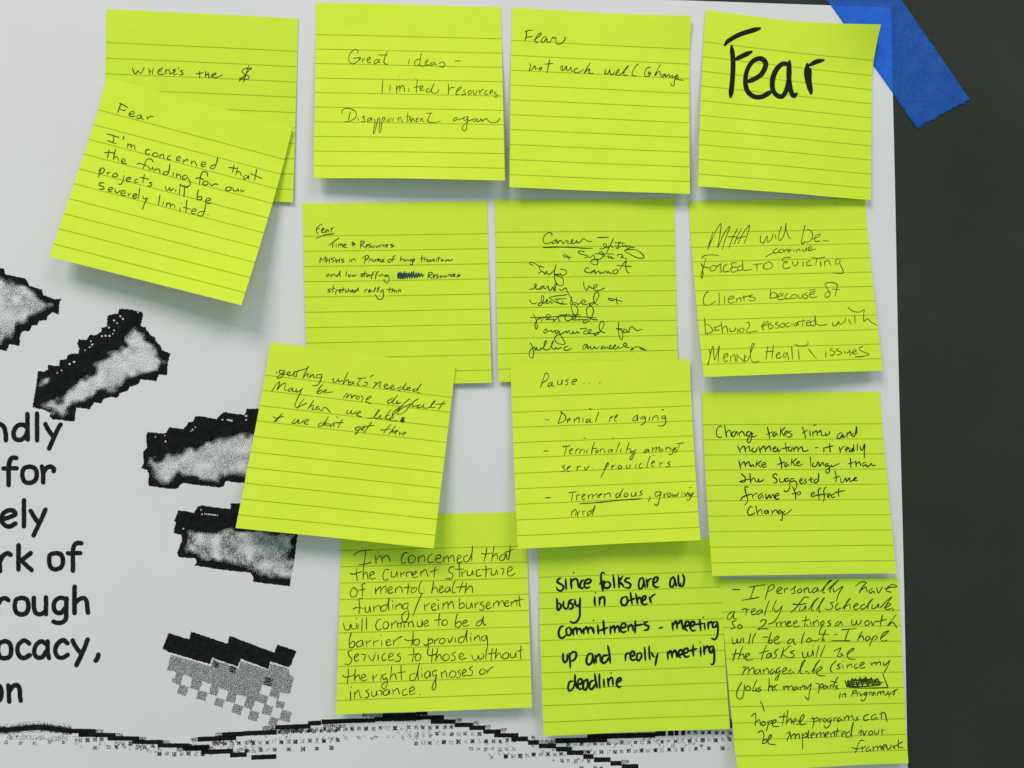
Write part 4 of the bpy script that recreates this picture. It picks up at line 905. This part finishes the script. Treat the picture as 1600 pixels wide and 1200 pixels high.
trace(R, (1090, 890, 4), '920,690 935,735 940,690 950,735 965,680 970,735 985,680 1000,730 1015,675 1030,725 1050,670 1062,725 1085,675 1095,725 1120,680 1140,720;'
      '930,705 1000,692 1090,690 1130,684;932,712 1010,704 1100,704 1160,706;935,720 1040,714 1150,716;930,726 1030,730 1140,722;'
      '935,700 1040,684 1120,694;940,734 1050,740 1160,738 1190,735;960,685 1060,700 1140,700;1155,645 1172,690 1190,736', 1.8)
NOTES[14].ink(R, INK_BLACK, 'crossed_out_word')


# ------------------------------------------------------------------ what is printed on the poster
def on_poster(R, mat, name, off=8e-5):
    p = np.array(R.p)
    x, z = wall_xz(p[:, 0], p[:, 1])
    for _ in range(3):
        d = poster_depth(x, z)
        v = np.stack([(p[:, 0] - 800) / FPX, (p[:, 1] - 600) / FPX, np.ones(len(p))], -1) @ CAMAX.T
        t = (D - d) / v[:, 1]
        x, z = v[:, 0] * t, v[:, 2] * t
    y = -(poster_depth(x, z) + off + np.array(R.lift))
    return mesh_obj(name, np.stack([x, y, z], 1), R.f, mat, parent=poster)


# lettering, thick round strokes; glyph outlines read off the photo line by line
LW = 7.3
TEXT = [
 ((0, 640, 4), '-62,84 -60,195;-60,130 -40,98 -10,88 20,104 34,140 38,192;166,108 140,94 106,104 86,140 92,178 124,190 154,172 170,138;172,28 172,110 174,188;232,26 232,192;284,90 302,126 330,164;378,92 350,146 308,242'),
 ((0, 640, 4), '102,302 76,302 60,326 54,380 54,470;22,368 104,366;188,356 152,366 140,404 152,448 186,458 220,442 230,402 218,366 188,356;262,356 270,400 270,456;270,396 290,366 316,356 338,370;338,370 336,384'),
 ((0, 640, 4), '14,686 60,672 96,654 84,632 52,630 20,650 10,690 30,722 62,730 96,712;150,566 150,730;192,632 212,668 240,706;284,626 256,690 210,786'),
 ((0, 640, 4), '-16,900 -4,950 0,1010;0,950 20,912 48,898 66,906;116,848 116,1000;192,896 152,928 122,946;134,944 168,976 198,1002;356,896 316,906 308,946 318,986 350,998 384,982 394,944 384,908 356,896;508,834 476,836 460,860 456,910 456,1006;424,898 502,896'),
 ((0, 900, 4), '-24,134 -16,190 -16,240;-14,180 8,146 34,138 52,150;134,136 102,148 92,188 102,226 136,240 168,226 178,186 166,146 134,136;212,136 212,190 224,230 256,238 282,222;288,134 288,238;410,142 376,136 346,154 336,190 348,222 380,230 408,200;416,140 414,210 412,266 390,288 358,292 334,284;466,66 466,230;468,172 494,146 524,138 542,158 546,200 550,230'),
 ((0, 900, 4), '32,406 -2,420 -12,462 0,504 32,514 62,500 70,460 60,420 32,406;184,422 150,402 116,430 110,474 130,508 158,510 186,494;286,422 256,408 224,434 214,478 232,508 264,506 290,470;298,408 298,470 306,512;422,420 392,400 356,430 346,472 362,504 392,510 424,492;454,402 472,440 502,478;548,396 524,460 478,556;616,492 610,512 598,530'),
 ((0, 900, 4), '-26,676 -58,700 -64,740 -48,776 -20,784 4,764 10,724 0,690 -26,676;52,684 56,740 58,786;58,720 80,690 106,682 122,704 126,750 130,780'),
]
for i, (crop, s) in enumerate(TEXT):
    R = Ribbons(200 + i)
    ox, oy, sc = crop
    for st in s.split(';'):
        v = [float(q) for q in st.replace(',', ' ').split()]
        pts = np.array([(ox + a / sc, oy + b / sc) for a, b in zip(v[::2], v[1::2])])
        q = catmull(pts, 1.0)
        q = q + np.array([[R.rng.gauss(0, 0.16), R.rng.gauss(0, 0.16)] for _ in q])
        R.stroke(q, LW, 0.05, blunt=True)
    on_poster(R, M_TEXT, 'printed_word')


def inside(poly_, X, Y):
    r = np.zeros(X.shape, bool)
    n = len(poly_)
    for i in range(n):
        x1, y1 = poly_[i]
        x2, y2 = poly_[(i + 1) % n]
        if y1 == y2:
            continue
        cnd = ((y1 > Y) != (y2 > Y)) & (X < (x2 - x1) * (Y - y1) / (y2 - y1) + x1)
        r ^= cnd
    return r


def edge_dist(poly_, X, Y):
    d = np.full(X.shape, 1e9)
    n = len(poly_)
    for i in range(n):
        ax, ay = poly_[i]
        bx, by = poly_[(i + 1) % n]
        L2 = (bx - ax) ** 2 + (by - ay) ** 2 + 1e-9
        t = np.clip(((X - ax) * (bx - ax) + (Y - ay) * (by - ay)) / L2, 0, 1)
        d = np.minimum(d, np.hypot(X - ax - t * (bx - ax), Y - ay - t * (by - ay)))
    return d


def smooth_noise(X, Y, cell, rng):
    gx, gy = X / cell, Y / cell
    g = rng.random((80, 80))
    ix, iy = np.floor(gx).astype(int), np.floor(gy).astype(int)
    fx, fy = gx - ix, gy - iy
    fx, fy = fx * fx * (3 - 2 * fx), fy * fy * (3 - 2 * fy)
    G = lambda a, b: g[a % 80, b % 80]
    return (G(ix, iy) * (1 - fx) * (1 - fy) + G(ix + 1, iy) * fx * (1 - fy)
            + G(ix, iy + 1) * (1 - fx) * fy + G(ix + 1, iy + 1) * fx * fy)


def pts_of(crop, s):
    v = [float(q) for q in s.replace(',', ' ').split()]
    return [(crop[0] + a / crop[2], crop[1] + b / crop[2]) for a, b in zip(v[::2], v[1::2])]


def diffuse(den, rng):
    """error-diffused toner dots for a grey density"""
    h, w = den.shape
    on = np.zeros((h, w), bool)
    e0 = [0.0] * (w + 2)
    D_ = den.tolist()
    J = (0.5 + (rng.random((h, w)) - 0.5) * 0.7).tolist()
    for j in range(h):
        e1 = [0.0] * (w + 2)
        row = D_[j]
        for i in range(w):
            if row[i] <= 0:
                continue
            v = row[i] + e0[i + 1]
            o_ = v > J[j][i] or row[i] > 0.97
            r = v - (1.0 if o_ else 0.0)
            r = max(-0.6, min(0.6, r))
            on[j, i] = o_
            e0[i + 2] += r * 0.4375
            e1[i] += r * 0.1875
            e1[i + 1] += r * 0.3125
            e1[i + 2] += r * 0.0625
        e0 = e1
    return on


def halftone(name, outer, inner, soft, mottle, specks, seed, cell=0.8, extra=()):
    """toner dots: solid black between outer and inner outline, thinning out into the inside"""
    rng = np.random.default_rng(seed)
    O = np.array(outer)
    x0, y0 = O.min(0)
    x1, y1 = O.max(0)
    xs = np.arange(x0 - 2, x1 + 2, cell)
    ys = np.arange(y0 - 2, y1 + 2, cell)
    X, Y = np.meshgrid(xs + cell / 2, ys + cell / 2)
    # ragged printer edge
    JX = X + (smooth_noise(X, Y, 2.2, rng) - 0.5) * 1.3
    JY = Y + (smooth_noise(X, Y, 2.2, rng) - 0.5) * 1.3
    den = inside(outer, JX, JY).astype(float)
    for inn in inner:
        inn_ = inside(inn, X, Y)
        wob = (smooth_noise(X, Y, 9, rng) - 0.5) * soft * 1.1
        sd = np.where(inn_, 1, -1) * edge_dist(inn, X, Y) + wob
        m = mottle * np.clip(1.9 * smooth_noise(X, Y, 13, rng) - 0.15, 0.05, 2) * (0.45 + 1.1 * smooth_noise(X, Y, 2.6, rng))
        k = np.clip((sd + soft * 0.35) / (soft * 1.35), 0, 1)
        k = k * k * (3 - 2 * k)
        den = np.where((sd > -soft) & (den > 0), np.minimum(den, (1 - k) + k * m), den)
    for a, b, r in specks:
        rr = np.hypot(X - a, Y - b) + (rng.random(X.shape) - 0.5) * 0.5
        den = np.where(rr < r, 0, den)
    on = diffuse(den, rng)
    R = Ribbons(seed)
    for j in range(on.shape[0]):
        row = on[j]
        i = 0
        n = len(row)
        while i < n:
            if row[i]:
                k = i
                while k < n and row[k]:
                    k += 1
                R.polygon([(xs[i], ys[j]), (xs[i], ys[j] + cell), (xs[i] + (k - i) * cell, ys[j] + cell), (xs[i] + (k - i) * cell, ys[j])])
                i = k
            else:
                i += 1
    return on_poster(R, M_PRINT, name)


def sp(crop, s):
    v = [float(q) for q in s.replace(',', ' ').split()]
    return [(crop[0] + a / crop[2], crop[1] + b / crop[2], r / crop[2]) for a, b, r in zip(v[::3], v[1::3], v[2::3])]


c = (0, 380, 4)
halftone('printed_shape',
         pts_of(c, '-90,120 0,155 25,160 35,195 140,215 170,230 180,262 215,275 262,290 272,325 340,350 383,347 370,380 368,445 330,430 300,455 290,480 245,485 235,512 200,515 185,550 150,545 130,565 120,640 60,630 40,675 0,665 -90,700'),
         [pts_of(c, '-130,180 0,215 60,237 130,248 200,308 250,352 330,376 300,405 230,440 170,490 110,520 85,580 40,598 0,630 -130,680')],
         8, 0.26, [], 11)
halftone('printed_shape',
         pts_of(c, '238,798 280,803 300,790 302,760 345,768 368,765 375,728 415,725 430,692 490,690 497,655 483,630 490,602 545,605 560,575 600,572 632,555 635,530 668,520 672,455 685,447 740,440 742,415 765,407 890,430 895,450 880,520 912,525 918,545 945,578 968,585 972,610 1003,640 1015,670 1065,688 1050,740 1043,825 995,820 975,862 880,850 865,880 815,895 795,925 750,935 738,965 690,960 650,970 635,1000 590,995 560,1037 475,1025 468,1115 330,1100 310,1080 315,1060 270,1040 203,1025 218,945'),
         [pts_of(c, '850,525 870,550 930,620 1028,740 985,790 920,815 860,825 770,880 710,920 640,920 590,960 530,1000 455,1000 430,1060 380,1085 330,1060 270,1015 320,970 385,985 400,940 450,890 530,850 590,810 580,760 680,700 780,640 775,600'),
          pts_of(c, '325,822 295,890 255,885 280,840')],
         8.5, 0.15, sp(c, '714,482,6 752,456,6 768,473,6 733,498,5 680,527,6 713,545,5 705,565,5 637,580,6 660,578,6 684,579,7 567,612,5 577,634,7 560,650,5 531,670,4 463,742,7 435,755,6 365,762,6 358,810,5 385,795,5 862,432,5'), 12)
c = (200, 600, 5.333)
halftone('printed_shape',
         pts_of(c, '165,400 300,412 320,400 345,360 460,375 490,345 500,318 540,315 560,270 585,265 735,292 765,262 800,235 975,258 990,205 1085,208 1220,215 1180,850 960,825 815,810 795,855 760,862 455,825 410,870 370,875 180,850 165,825 175,755 160,715 108,700 130,660 130,560 160,530 150,435'),
         [pts_of(c, '175,600 240,635 300,610 340,580 450,570 470,540 590,520 640,490 740,470 800,455 890,440 930,410 1040,420 1180,420 1150,800 970,780 850,765 780,755 740,805 640,800 520,775 420,770 390,815 330,830 250,810 215,760 205,690 165,660')],
         9, 0.20, sp(c, '313,478,8 228,440,6 307,428,5 832,298,8 848,301,8 864,304,8 788,297,7 985,265,9 985,300,7 562,360,6 540,380,6 525,392,5'), 13)
c = (230, 770, 5.333)
halftone('printed_shape',
         pts_of(c, '260,145 390,165 425,112 450,105 690,135 700,110 690,92 770,85 1000,110 1270,180 1253,350 1225,575 1205,680 1192,735 1190,780 880,740 890,710 860,665 620,640 395,605 410,575 400,545 265,535 250,500 290,400 280,350 218,335 240,240 225,235'),
         [pts_of(c, '300,295 420,310 480,330 600,335 640,300 700,290 760,310 860,310 1220,350 1190,480 1185,540 1240,590 1230,700 1190,722 1100,715 950,695 890,650 850,620 700,595 560,570 450,560 410,520 330,495 310,460 330,400 325,340')],
         7, 0.36, sp(c, '450,140,6 457,178,7 480,176,6 495,178,6 510,179,6 525,180,6 540,182,6 555,184,6 570,185,6 585,187,5 300,298,7'), 14)
c = (230, 960, 5.333)
halftone('printed_shape', pts_of(c, '180,155 350,208 365,145 390,150 670,245 685,180 720,190 1060,318 1085,252 1245,305 1210,385 1205,410 1180,440 1025,390 1010,455 780,370 755,435 545,360 525,415 200,320 128,288'),
         [], 4, 0, [], 15)


def dither_patch(name, outer, squares, dark, white, seed):
    """fine grey screen: evenly broken toner, with loose squares along its lower edge"""
    rng = np.random.default_rng(seed)
    cell = 0.8
    ang = math.radians(16)

    def sq(cx, cy, h=42):
        return pts_of(c, ' '.join('%f,%f' % (cx + h * (a * math.cos(ang) - b * math.sin(ang)), cy + h * (a * math.sin(ang) + b * math.cos(ang)))
                                  for a, b in ((-1, -1), (1, -1), (1, 1), (-1, 1))))
    polys = [outer] + [sq(*s) for s in squares]
    P = np.array([p for q in polys for p in q])
    xs = np.arange(P[:, 0].min() - 1, P[:, 0].max() + 1, cell)
    ys = np.arange(P[:, 1].min() - 1, P[:, 1].max() + 1, cell)
    X, Y = np.meshgrid(xs, ys)
    JX = X + (smooth_noise(X, Y, 2, rng) - 0.5) * 1.6
    JY = Y + (smooth_noise(X, Y, 2, rng) - 0.5) * 1.6
    den = np.zeros(X.shape)
    for q in polys:
        den = np.where(inside(q, JX, JY), 0.50, den)
    for s in dark:
        den = np.where(inside(sq(*s), JX, JY), 0.80, den)
    for s in white:
        den = np.where(inside(sq(*s), JX, JY), 0, den)
    den = den * (0.72 + 0.56 * smooth_noise(X, Y, 1.9, rng))
    on = diffuse(np.minimum(den, 0.96), rng)
    R = Ribbons(seed)
    for j in range(on.shape[0]):
        for i in np.nonzero(on[j])[0]:
            R.polygon([(xs[i], ys[j]), (xs[i], ys[j] + cell), (xs[i] + cell, ys[j] + cell), (xs[i] + cell, ys[j])])
    return on_poster(R, M_PRINT, name, off=7e-5)


dither_patch('printed_screen', pts_of(c, '195,335 525,430 545,370 755,448 780,384 1010,466 1025,405 1175,450 1185,500 1222,522 1205,600 1190,655 1125,680 1100,760 1040,730 1010,840 930,775 850,742 775,715 700,690 625,662 550,635 485,605 405,578 325,550 265,560 210,545 230,500 162,458'),
             [(250, 537, 40), (405, 583, 42), (550, 627, 42), (700, 690, 42), (850, 742, 42), (295, 628, 40), (455, 672, 40), (600, 727, 36), (750, 787, 40), (885, 842, 40), (1000, 795, 40), (1050, 892, 36), (1110, 745, 34), (1150, 845, 44), (1060, 665, 36)],
             [(1008, 560, 36), (710, 458, 28), (570, 418, 26)],
             [(325, 550, 40), (485, 607, 40), (625, 662, 40), (775, 715, 40), (925, 768, 40), (985, 632, 40), (1035, 722, 38), (1130, 690, 36), (205, 500, 30)], 16)


# the wavering pixel line along the bottom
def wave_line():
    R = Ribbons(31)
    rng = random.Random(31)
    N = np.random.default_rng(5)

    def slab(cr, x0, x1, y, h=22, tilt=-0.035, dens=1.0):
        ox, oy, s = cr
        h = h * 1.15
        n = max(2, int((x1 - x0) / 6))
        top, bot = [], []
        for i in range(n + 1):
            x = x0 + (x1 - x0) * i / n
            yy = y + tilt * (x - x0)
            top.append((ox + x / s, oy + (yy - h / 2 + rng.uniform(-1.6, 1.6)) / s))
            bot.append((ox + x / s, oy + (yy + h / 2 + rng.uniform(-1.6, 1.6)) / s))
        if dens >= 1:
            for i in range(n):
                R.polygon([top[i], bot[i], bot[i + 1], top[i + 1]])
        else:
            for i in range(n * 3):
                for k in range(6):
                    if rng.random() < dens:
                        px = ox + (x0 + (x1 - x0) * i / (n * 3)) / s
                        py = oy + (y + tilt * ((x1 - x0) * i / (n * 3)) + (k / 6 - 0.5) * h) / s
                        R.polygon([(px, py), (px, py + 0.85), (px + 0.75, py + 0.85), (px + 0.75, py)])

    def dot(cr, x, y, r=12, dens=0.75):
        ox, oy, s = cr
        x, y, r = x + rng.uniform(-3, 3), y + rng.uniform(-3.5, 3.5), r * rng.uniform(0.85, 1.12)
        dens *= rng.uniform(0.85, 1.1)
        cx, cy, rr = ox + x / s, oy + y / s, r / s
        st = 0.72
        k = int(rr / st) + 1
        for i in range(-k, k + 1):
            for j in range(-k, k + 1):
                d2 = (i * st) ** 2 + (j * st) ** 2
                arm = abs(abs(i) - abs(j)) <= 1
                if d2 < (rr * (1.15 if arm else 0.85)) ** 2 and rng.random() < dens * (1.0 if arm else 0.75):
                    a, b = cx + i * st, cy + j * st
                    R.polygon([(a, b), (a, b + st), (a + st, b + st), (a + st, b)], z=1e-6)

    A = (0, 900, 4)
    # soft hump at the far left
    xs = np.arange(-20, 112, 0.75)
    for x in xs:
        X = x * 4
        mid = 962 - 18 * math.exp(-((X - 235) / 130.0) ** 2) + 6 * (X > 330) * (X - 330) / 110
        for k in np.arange(-42, 48, 3.0):
            d = abs(k) / 21
            p = 1 if d < 0.8 else (0.55 if d < 1.25 else (0.12 if k < 0 else 0.06))
            if d > 1.9:
                continue
            if rng.random() < p:
                y = 900 + (mid + k) / 4
                R.polygon([(x, y), (x, y + 0.76), (x + 0.76, y + 0.76), (x + 0.76, y)])
    for X in range(50, 440, 30):
        dot(A, X + rng.uniform(-4, 4), 1012 + rng.uniform(-8, 8), 18, 0.22)
    for X in range(40, 440, 90):
        dot(A, X + rng.uniform(-4, 4), 1040 + rng.uniform(-6, 6), 14, 0.45)
    for x0, x1, y in [(440, 600, 968), (490, 722, 992), (672, 870, 1014), (826, 1020, 1036), (985, 1185, 1058), (1145, 1300, 1078)]:
        slab(A, x0, x1, y, 24, 0.01)
        slab(A, x1, x1 + 46, y + 2, 20, 0.0, 0.4)
    for x, y in [(500, 1022), (544, 1022), (592, 1022), (636, 1020), (590, 1070), (680, 1066), (726, 1062), (770, 1066), (815, 1044), (860, 1066), (905, 1066), (950, 1060)]:
        dot(A, x, y, 15, 0.5 if (x // 44) % 2 else 0.75)
    B = (230, 960, 5.333)
    for x0, x1, y in [(300, 520, 1112), (450, 510, 1146), (510, 716, 1146), (690, 830, 1172), (868, 1076, 1192), (420, 742, 1040), (625, 800, 1002), (800, 1080, 992), (1070, 1362, 942), (1340, 1450, 908), (1455, 1620, 896)]:
        slab(B, x0, x1, y, 34, -0.04)
    for x0, x1, y in [(960, 1075, 950), (365, 425, 1045), (565, 625, 1004), (245, 300, 1128), (540, 640, 1070), (1100, 1300, 978)]:
        slab(B, x0, x1, y, 30, -0.04, 0.4)
    for i, x in enumerate([100, 165, 222, 285, 345, 403, 460]):
        dot(B, x, 1160, 20, 0.8 if i % 2 == 0 else 0.4)
    for i, x in enumerate(range(585, 1600, 59)):
        dot(B, x, 1076 - 0.03 * (x - 585), 20, 0.85 if i % 2 else 0.35)
    for i, x in enumerate(range(825, 1600, 59)):
        dot(B, x, 1132 - 0.03 * (x - 825), 20, 0.85 if i % 2 == 0 else (0.3 if x < 1020 else 0.0))
    for i, x in enumerate(range(1095, 1600, 59)):
        dot(B, x, 978 - 0.03 * (x - 1095), 18, 0.75)
    E_ = (400, 1060, 4)
    for x0, x1, y in [(410, 745, 270), (742, 1035, 255), (790, 1000, 232), (1000, 1072, 216), (980, 1175, 244), (1092, 1246, 270), (1240, 1357, 290), (1333, 1432, 308), (1420, 1530, 332), (1488, 1640, 355)]:
        slab(E_, x0, x1, y, 24, -0.025 if x1 < 1100 else 0.0)
    for x0, x1, y in [(665, 790, 232), (745, 1000, 258), (1246, 1285, 260), (1357, 1394, 280), (1432, 1465, 302), (1530, 1570, 322), (420, 560, 298)]:
        slab(E_, x0, x1, y, 20, 0, 0.4)
    for i, x in enumerate(range(250, 1240, 44)):
        dot(E_, x, 322 - 0.022 * (x - 250), 15, (0.85 if i % 2 == 0 else 0.55) if x not in (822, 910) else 0.2)
    for i, x in enumerate(range(470, 1100, 88)):
        dot(E_, x, 372 - 0.02 * (x - 470), 14, 0.28)
    for i, x in enumerate(range(955, 1420, 44)):
        dot(E_, x, 352 - 8 * (x > 1100), 14, 0.75 if i % 2 == 0 and x > 1100 else 0.28)
    for i, x in enumerate(range(998, 1620, 44)):
        dot(E_, x, 404 - 0.03 * (x - 998), 15, 0.85 if i % 2 == 0 or x > 1420 else 0.25)
    for i, x in enumerate(range(1345, 1620, 44)):
        dot(E_, x, 440, 14, 0.35 if i % 2 else 0.5)
    for x in (1475, 1560):
        dot(E_, x, 488, 15, 0.4 if x == 1475 else 0.85)
    G = (750, 1060, 4)
    for x0, x1, y in [(195, 300, 378), (300, 368, 400), (368, 476, 422), (474, 572, 442), (542, 646, 464), (645, 710, 488), (712, 816, 508), (815, 885, 530), (885, 990, 550)]:
        slab(G, x0, x1, y, 26, 0)
    for x0, x1, y in [(470, 795, 390), (670, 1095, 364), (1095, 1160, 345), (1175, 1210, 342), (1215, 1240, 341), (1258, 1282, 340)]:
        slab(G, x0, x1, y, 28, -0.025)
    for x0, x1, y in [(370, 470, 396), (545, 580, 440), (645, 690, 460), (885, 930, 520), (320, 345, 370)]:
        slab(G, x0, x1, y, 20, 0, 0.4)
    for i, x in enumerate(range(1305, 1570, 43)):
        dot(G, x, 337, 13, 0.85)
    for i, x in enumerate(range(550, 1570, 42)):
        dot(G, x, 412 - 0.032 * (x - 550), 14, 0.85 if i % 2 == 0 else 0.28)
    for i, x in enumerate(range(675, 1560, 42)):
        dot(G, x, 460 - 0.03 * (x - 675), 14, 0.85 if i % 2 == 0 else (0.3 if x < 1330 else 0.05))
    for i, x in enumerate(range(162, 520, 43)):
        dot(G, x, 486 - 0.05 * (x - 162), 15, 0.85 if i % 2 == 0 else 0.4)
    for i, x in enumerate(range(510, 760, 42)):
        dot(G, x, 516, 13, 0.7 if i % 2 == 0 else 0.3)
    for x in (635, 720, 760):
        dot(G, x, 556, 14, 0.7)
    for x0, x1, y0, y1, sl in ((440, 1000, 1000, 1060, 0.10), (1300, 1620, 1030, 1110, -0.02)):
        for i in range(46):
            x = rng.uniform(x0, x1)
            dot(A, x, rng.uniform(y0, y1) + sl * (x - x0), 10, rng.choice([0.15, 0.2, 0.35]))
    for i in range(60):
        x = rng.uniform(0, 1150)
        dot(E_, x, rng.uniform(296, 385) + 0.02 * abs(x - 700) - (15 if x < 700 else 0), 9, rng.choice([0.12, 0.2, 0.3]))
    for i in range(70):
        x = rng.uniform(560, 1560)
        dot(G, x, rng.uniform(385, 465) - 0.03 * (x - 560), 9, rng.choice([0.12, 0.2, 0.3]))
    for i in range(30):
        x = rng.uniform(0, 620)
        dot(G, x, rng.uniform(380, 470) + 0.10 * x, 9, rng.choice([0.12, 0.2, 0.3]))
    # far right sliver between two notes, and the line going on beneath them
    slab((0, 0, 1), 1141, 1150, 1130, 14, 0)
    return on_poster(R, M_PRINT, 'printed_line')


wave_line()

# ------------------------------------------------------------------ blue tape
def build_tape():
    A0 = np.array([1262.0, -41]);  B0 = np.array([1382.0, -41])     # runs on above the frame
    A1 = np.array([1434.0, 201]);  B1 = np.array([1517.0, 156])
    rng = random.Random(8)
    nu, nv = 26, 70
    jag = [rng.uniform(-2.6, 1.2) + 1.2 * math.sin(i * 0.9) for i in range(nu + 1)]
    V, F = [], []
    for layer in (0, 1):
        for j in range(nv + 1):
            for i in range(nu + 1):
                u, v = i / nu, j / nv
                p = (A0 * (1 - u) + B0 * u) * (1 - v) + (A1 * (1 - u) + B1 * u) * v
                if j == nv:
                    dirv = (A1 - A0) / np.linalg.norm(A1 - A0)
                    p = p + dirv * jag[i]
                x, z = (float(q) for q in wall_xz(p[0], p[1], 0.0008))
                # signed distance inside the poster's edges
                q = np.array([x, z]) - TR
                s1 = q @ np.array([tl_dir[0], tl_dir[1]])        # inside from the right edge
                s2 = q @ np.array([dn[0], dn[1]])                # inside from the top edge
                s = min(s1, s2)
                h = np.clip((s + 0.0018) / 0.0018, 0, 1)
                d = 0.00025 + 0.00012 * math.sin(38 * v + 5 * u) * math.sin(7 * u + 11 * v) + (float(poster_depth(x, z)) + 0.00005) * h
                V.append((x, -(d + (0.00010 if layer == 0 else 0)), z))
    w = nu + 1
    n = w * (nv + 1)
    for j in range(nv):
        for i in range(nu):
            a = j * w + i
            F.append((a, a + w, a + w + 1, a + 1))
    # a single film with a turned rim, so light passes it once
    rim = [i for i in range(w)] + [j * w + nu for j in range(1, nv + 1)] + \
          [nv * w + i for i in range(nu - 1, -1, -1)] + [j * w for j in range(nv - 1, 0, -1)]
    for k in range(len(rim)):
        a, b = rim[k], rim[(k + 1) % len(rim)]
        F.append((a, b, n + b, n + a))
    used = sorted({i for f in F for i in f})
    remap = {a: k for k, a in enumerate(used)}
    V = np.array(V)[used]
    F = [tuple(remap[i] for i in f) for f in F]
    org = V.mean(0)
    org[1] = 0
    me = bpy.data.meshes.new('masking_tape')
    me.from_pydata((V - org).tolist(), [], F)
    for p in me.polygons:
        p.use_smooth = True
    me.materials.append(M_TAPE)
    o = bpy.data.objects.new('masking_tape', me)
    o.location = org
    C.objects.link(o)
    o['label'] = 'torn strip of blue masking tape holding the poster corner to the dark wall'
    o['category'] = 'tape'
    return o


build_tape()
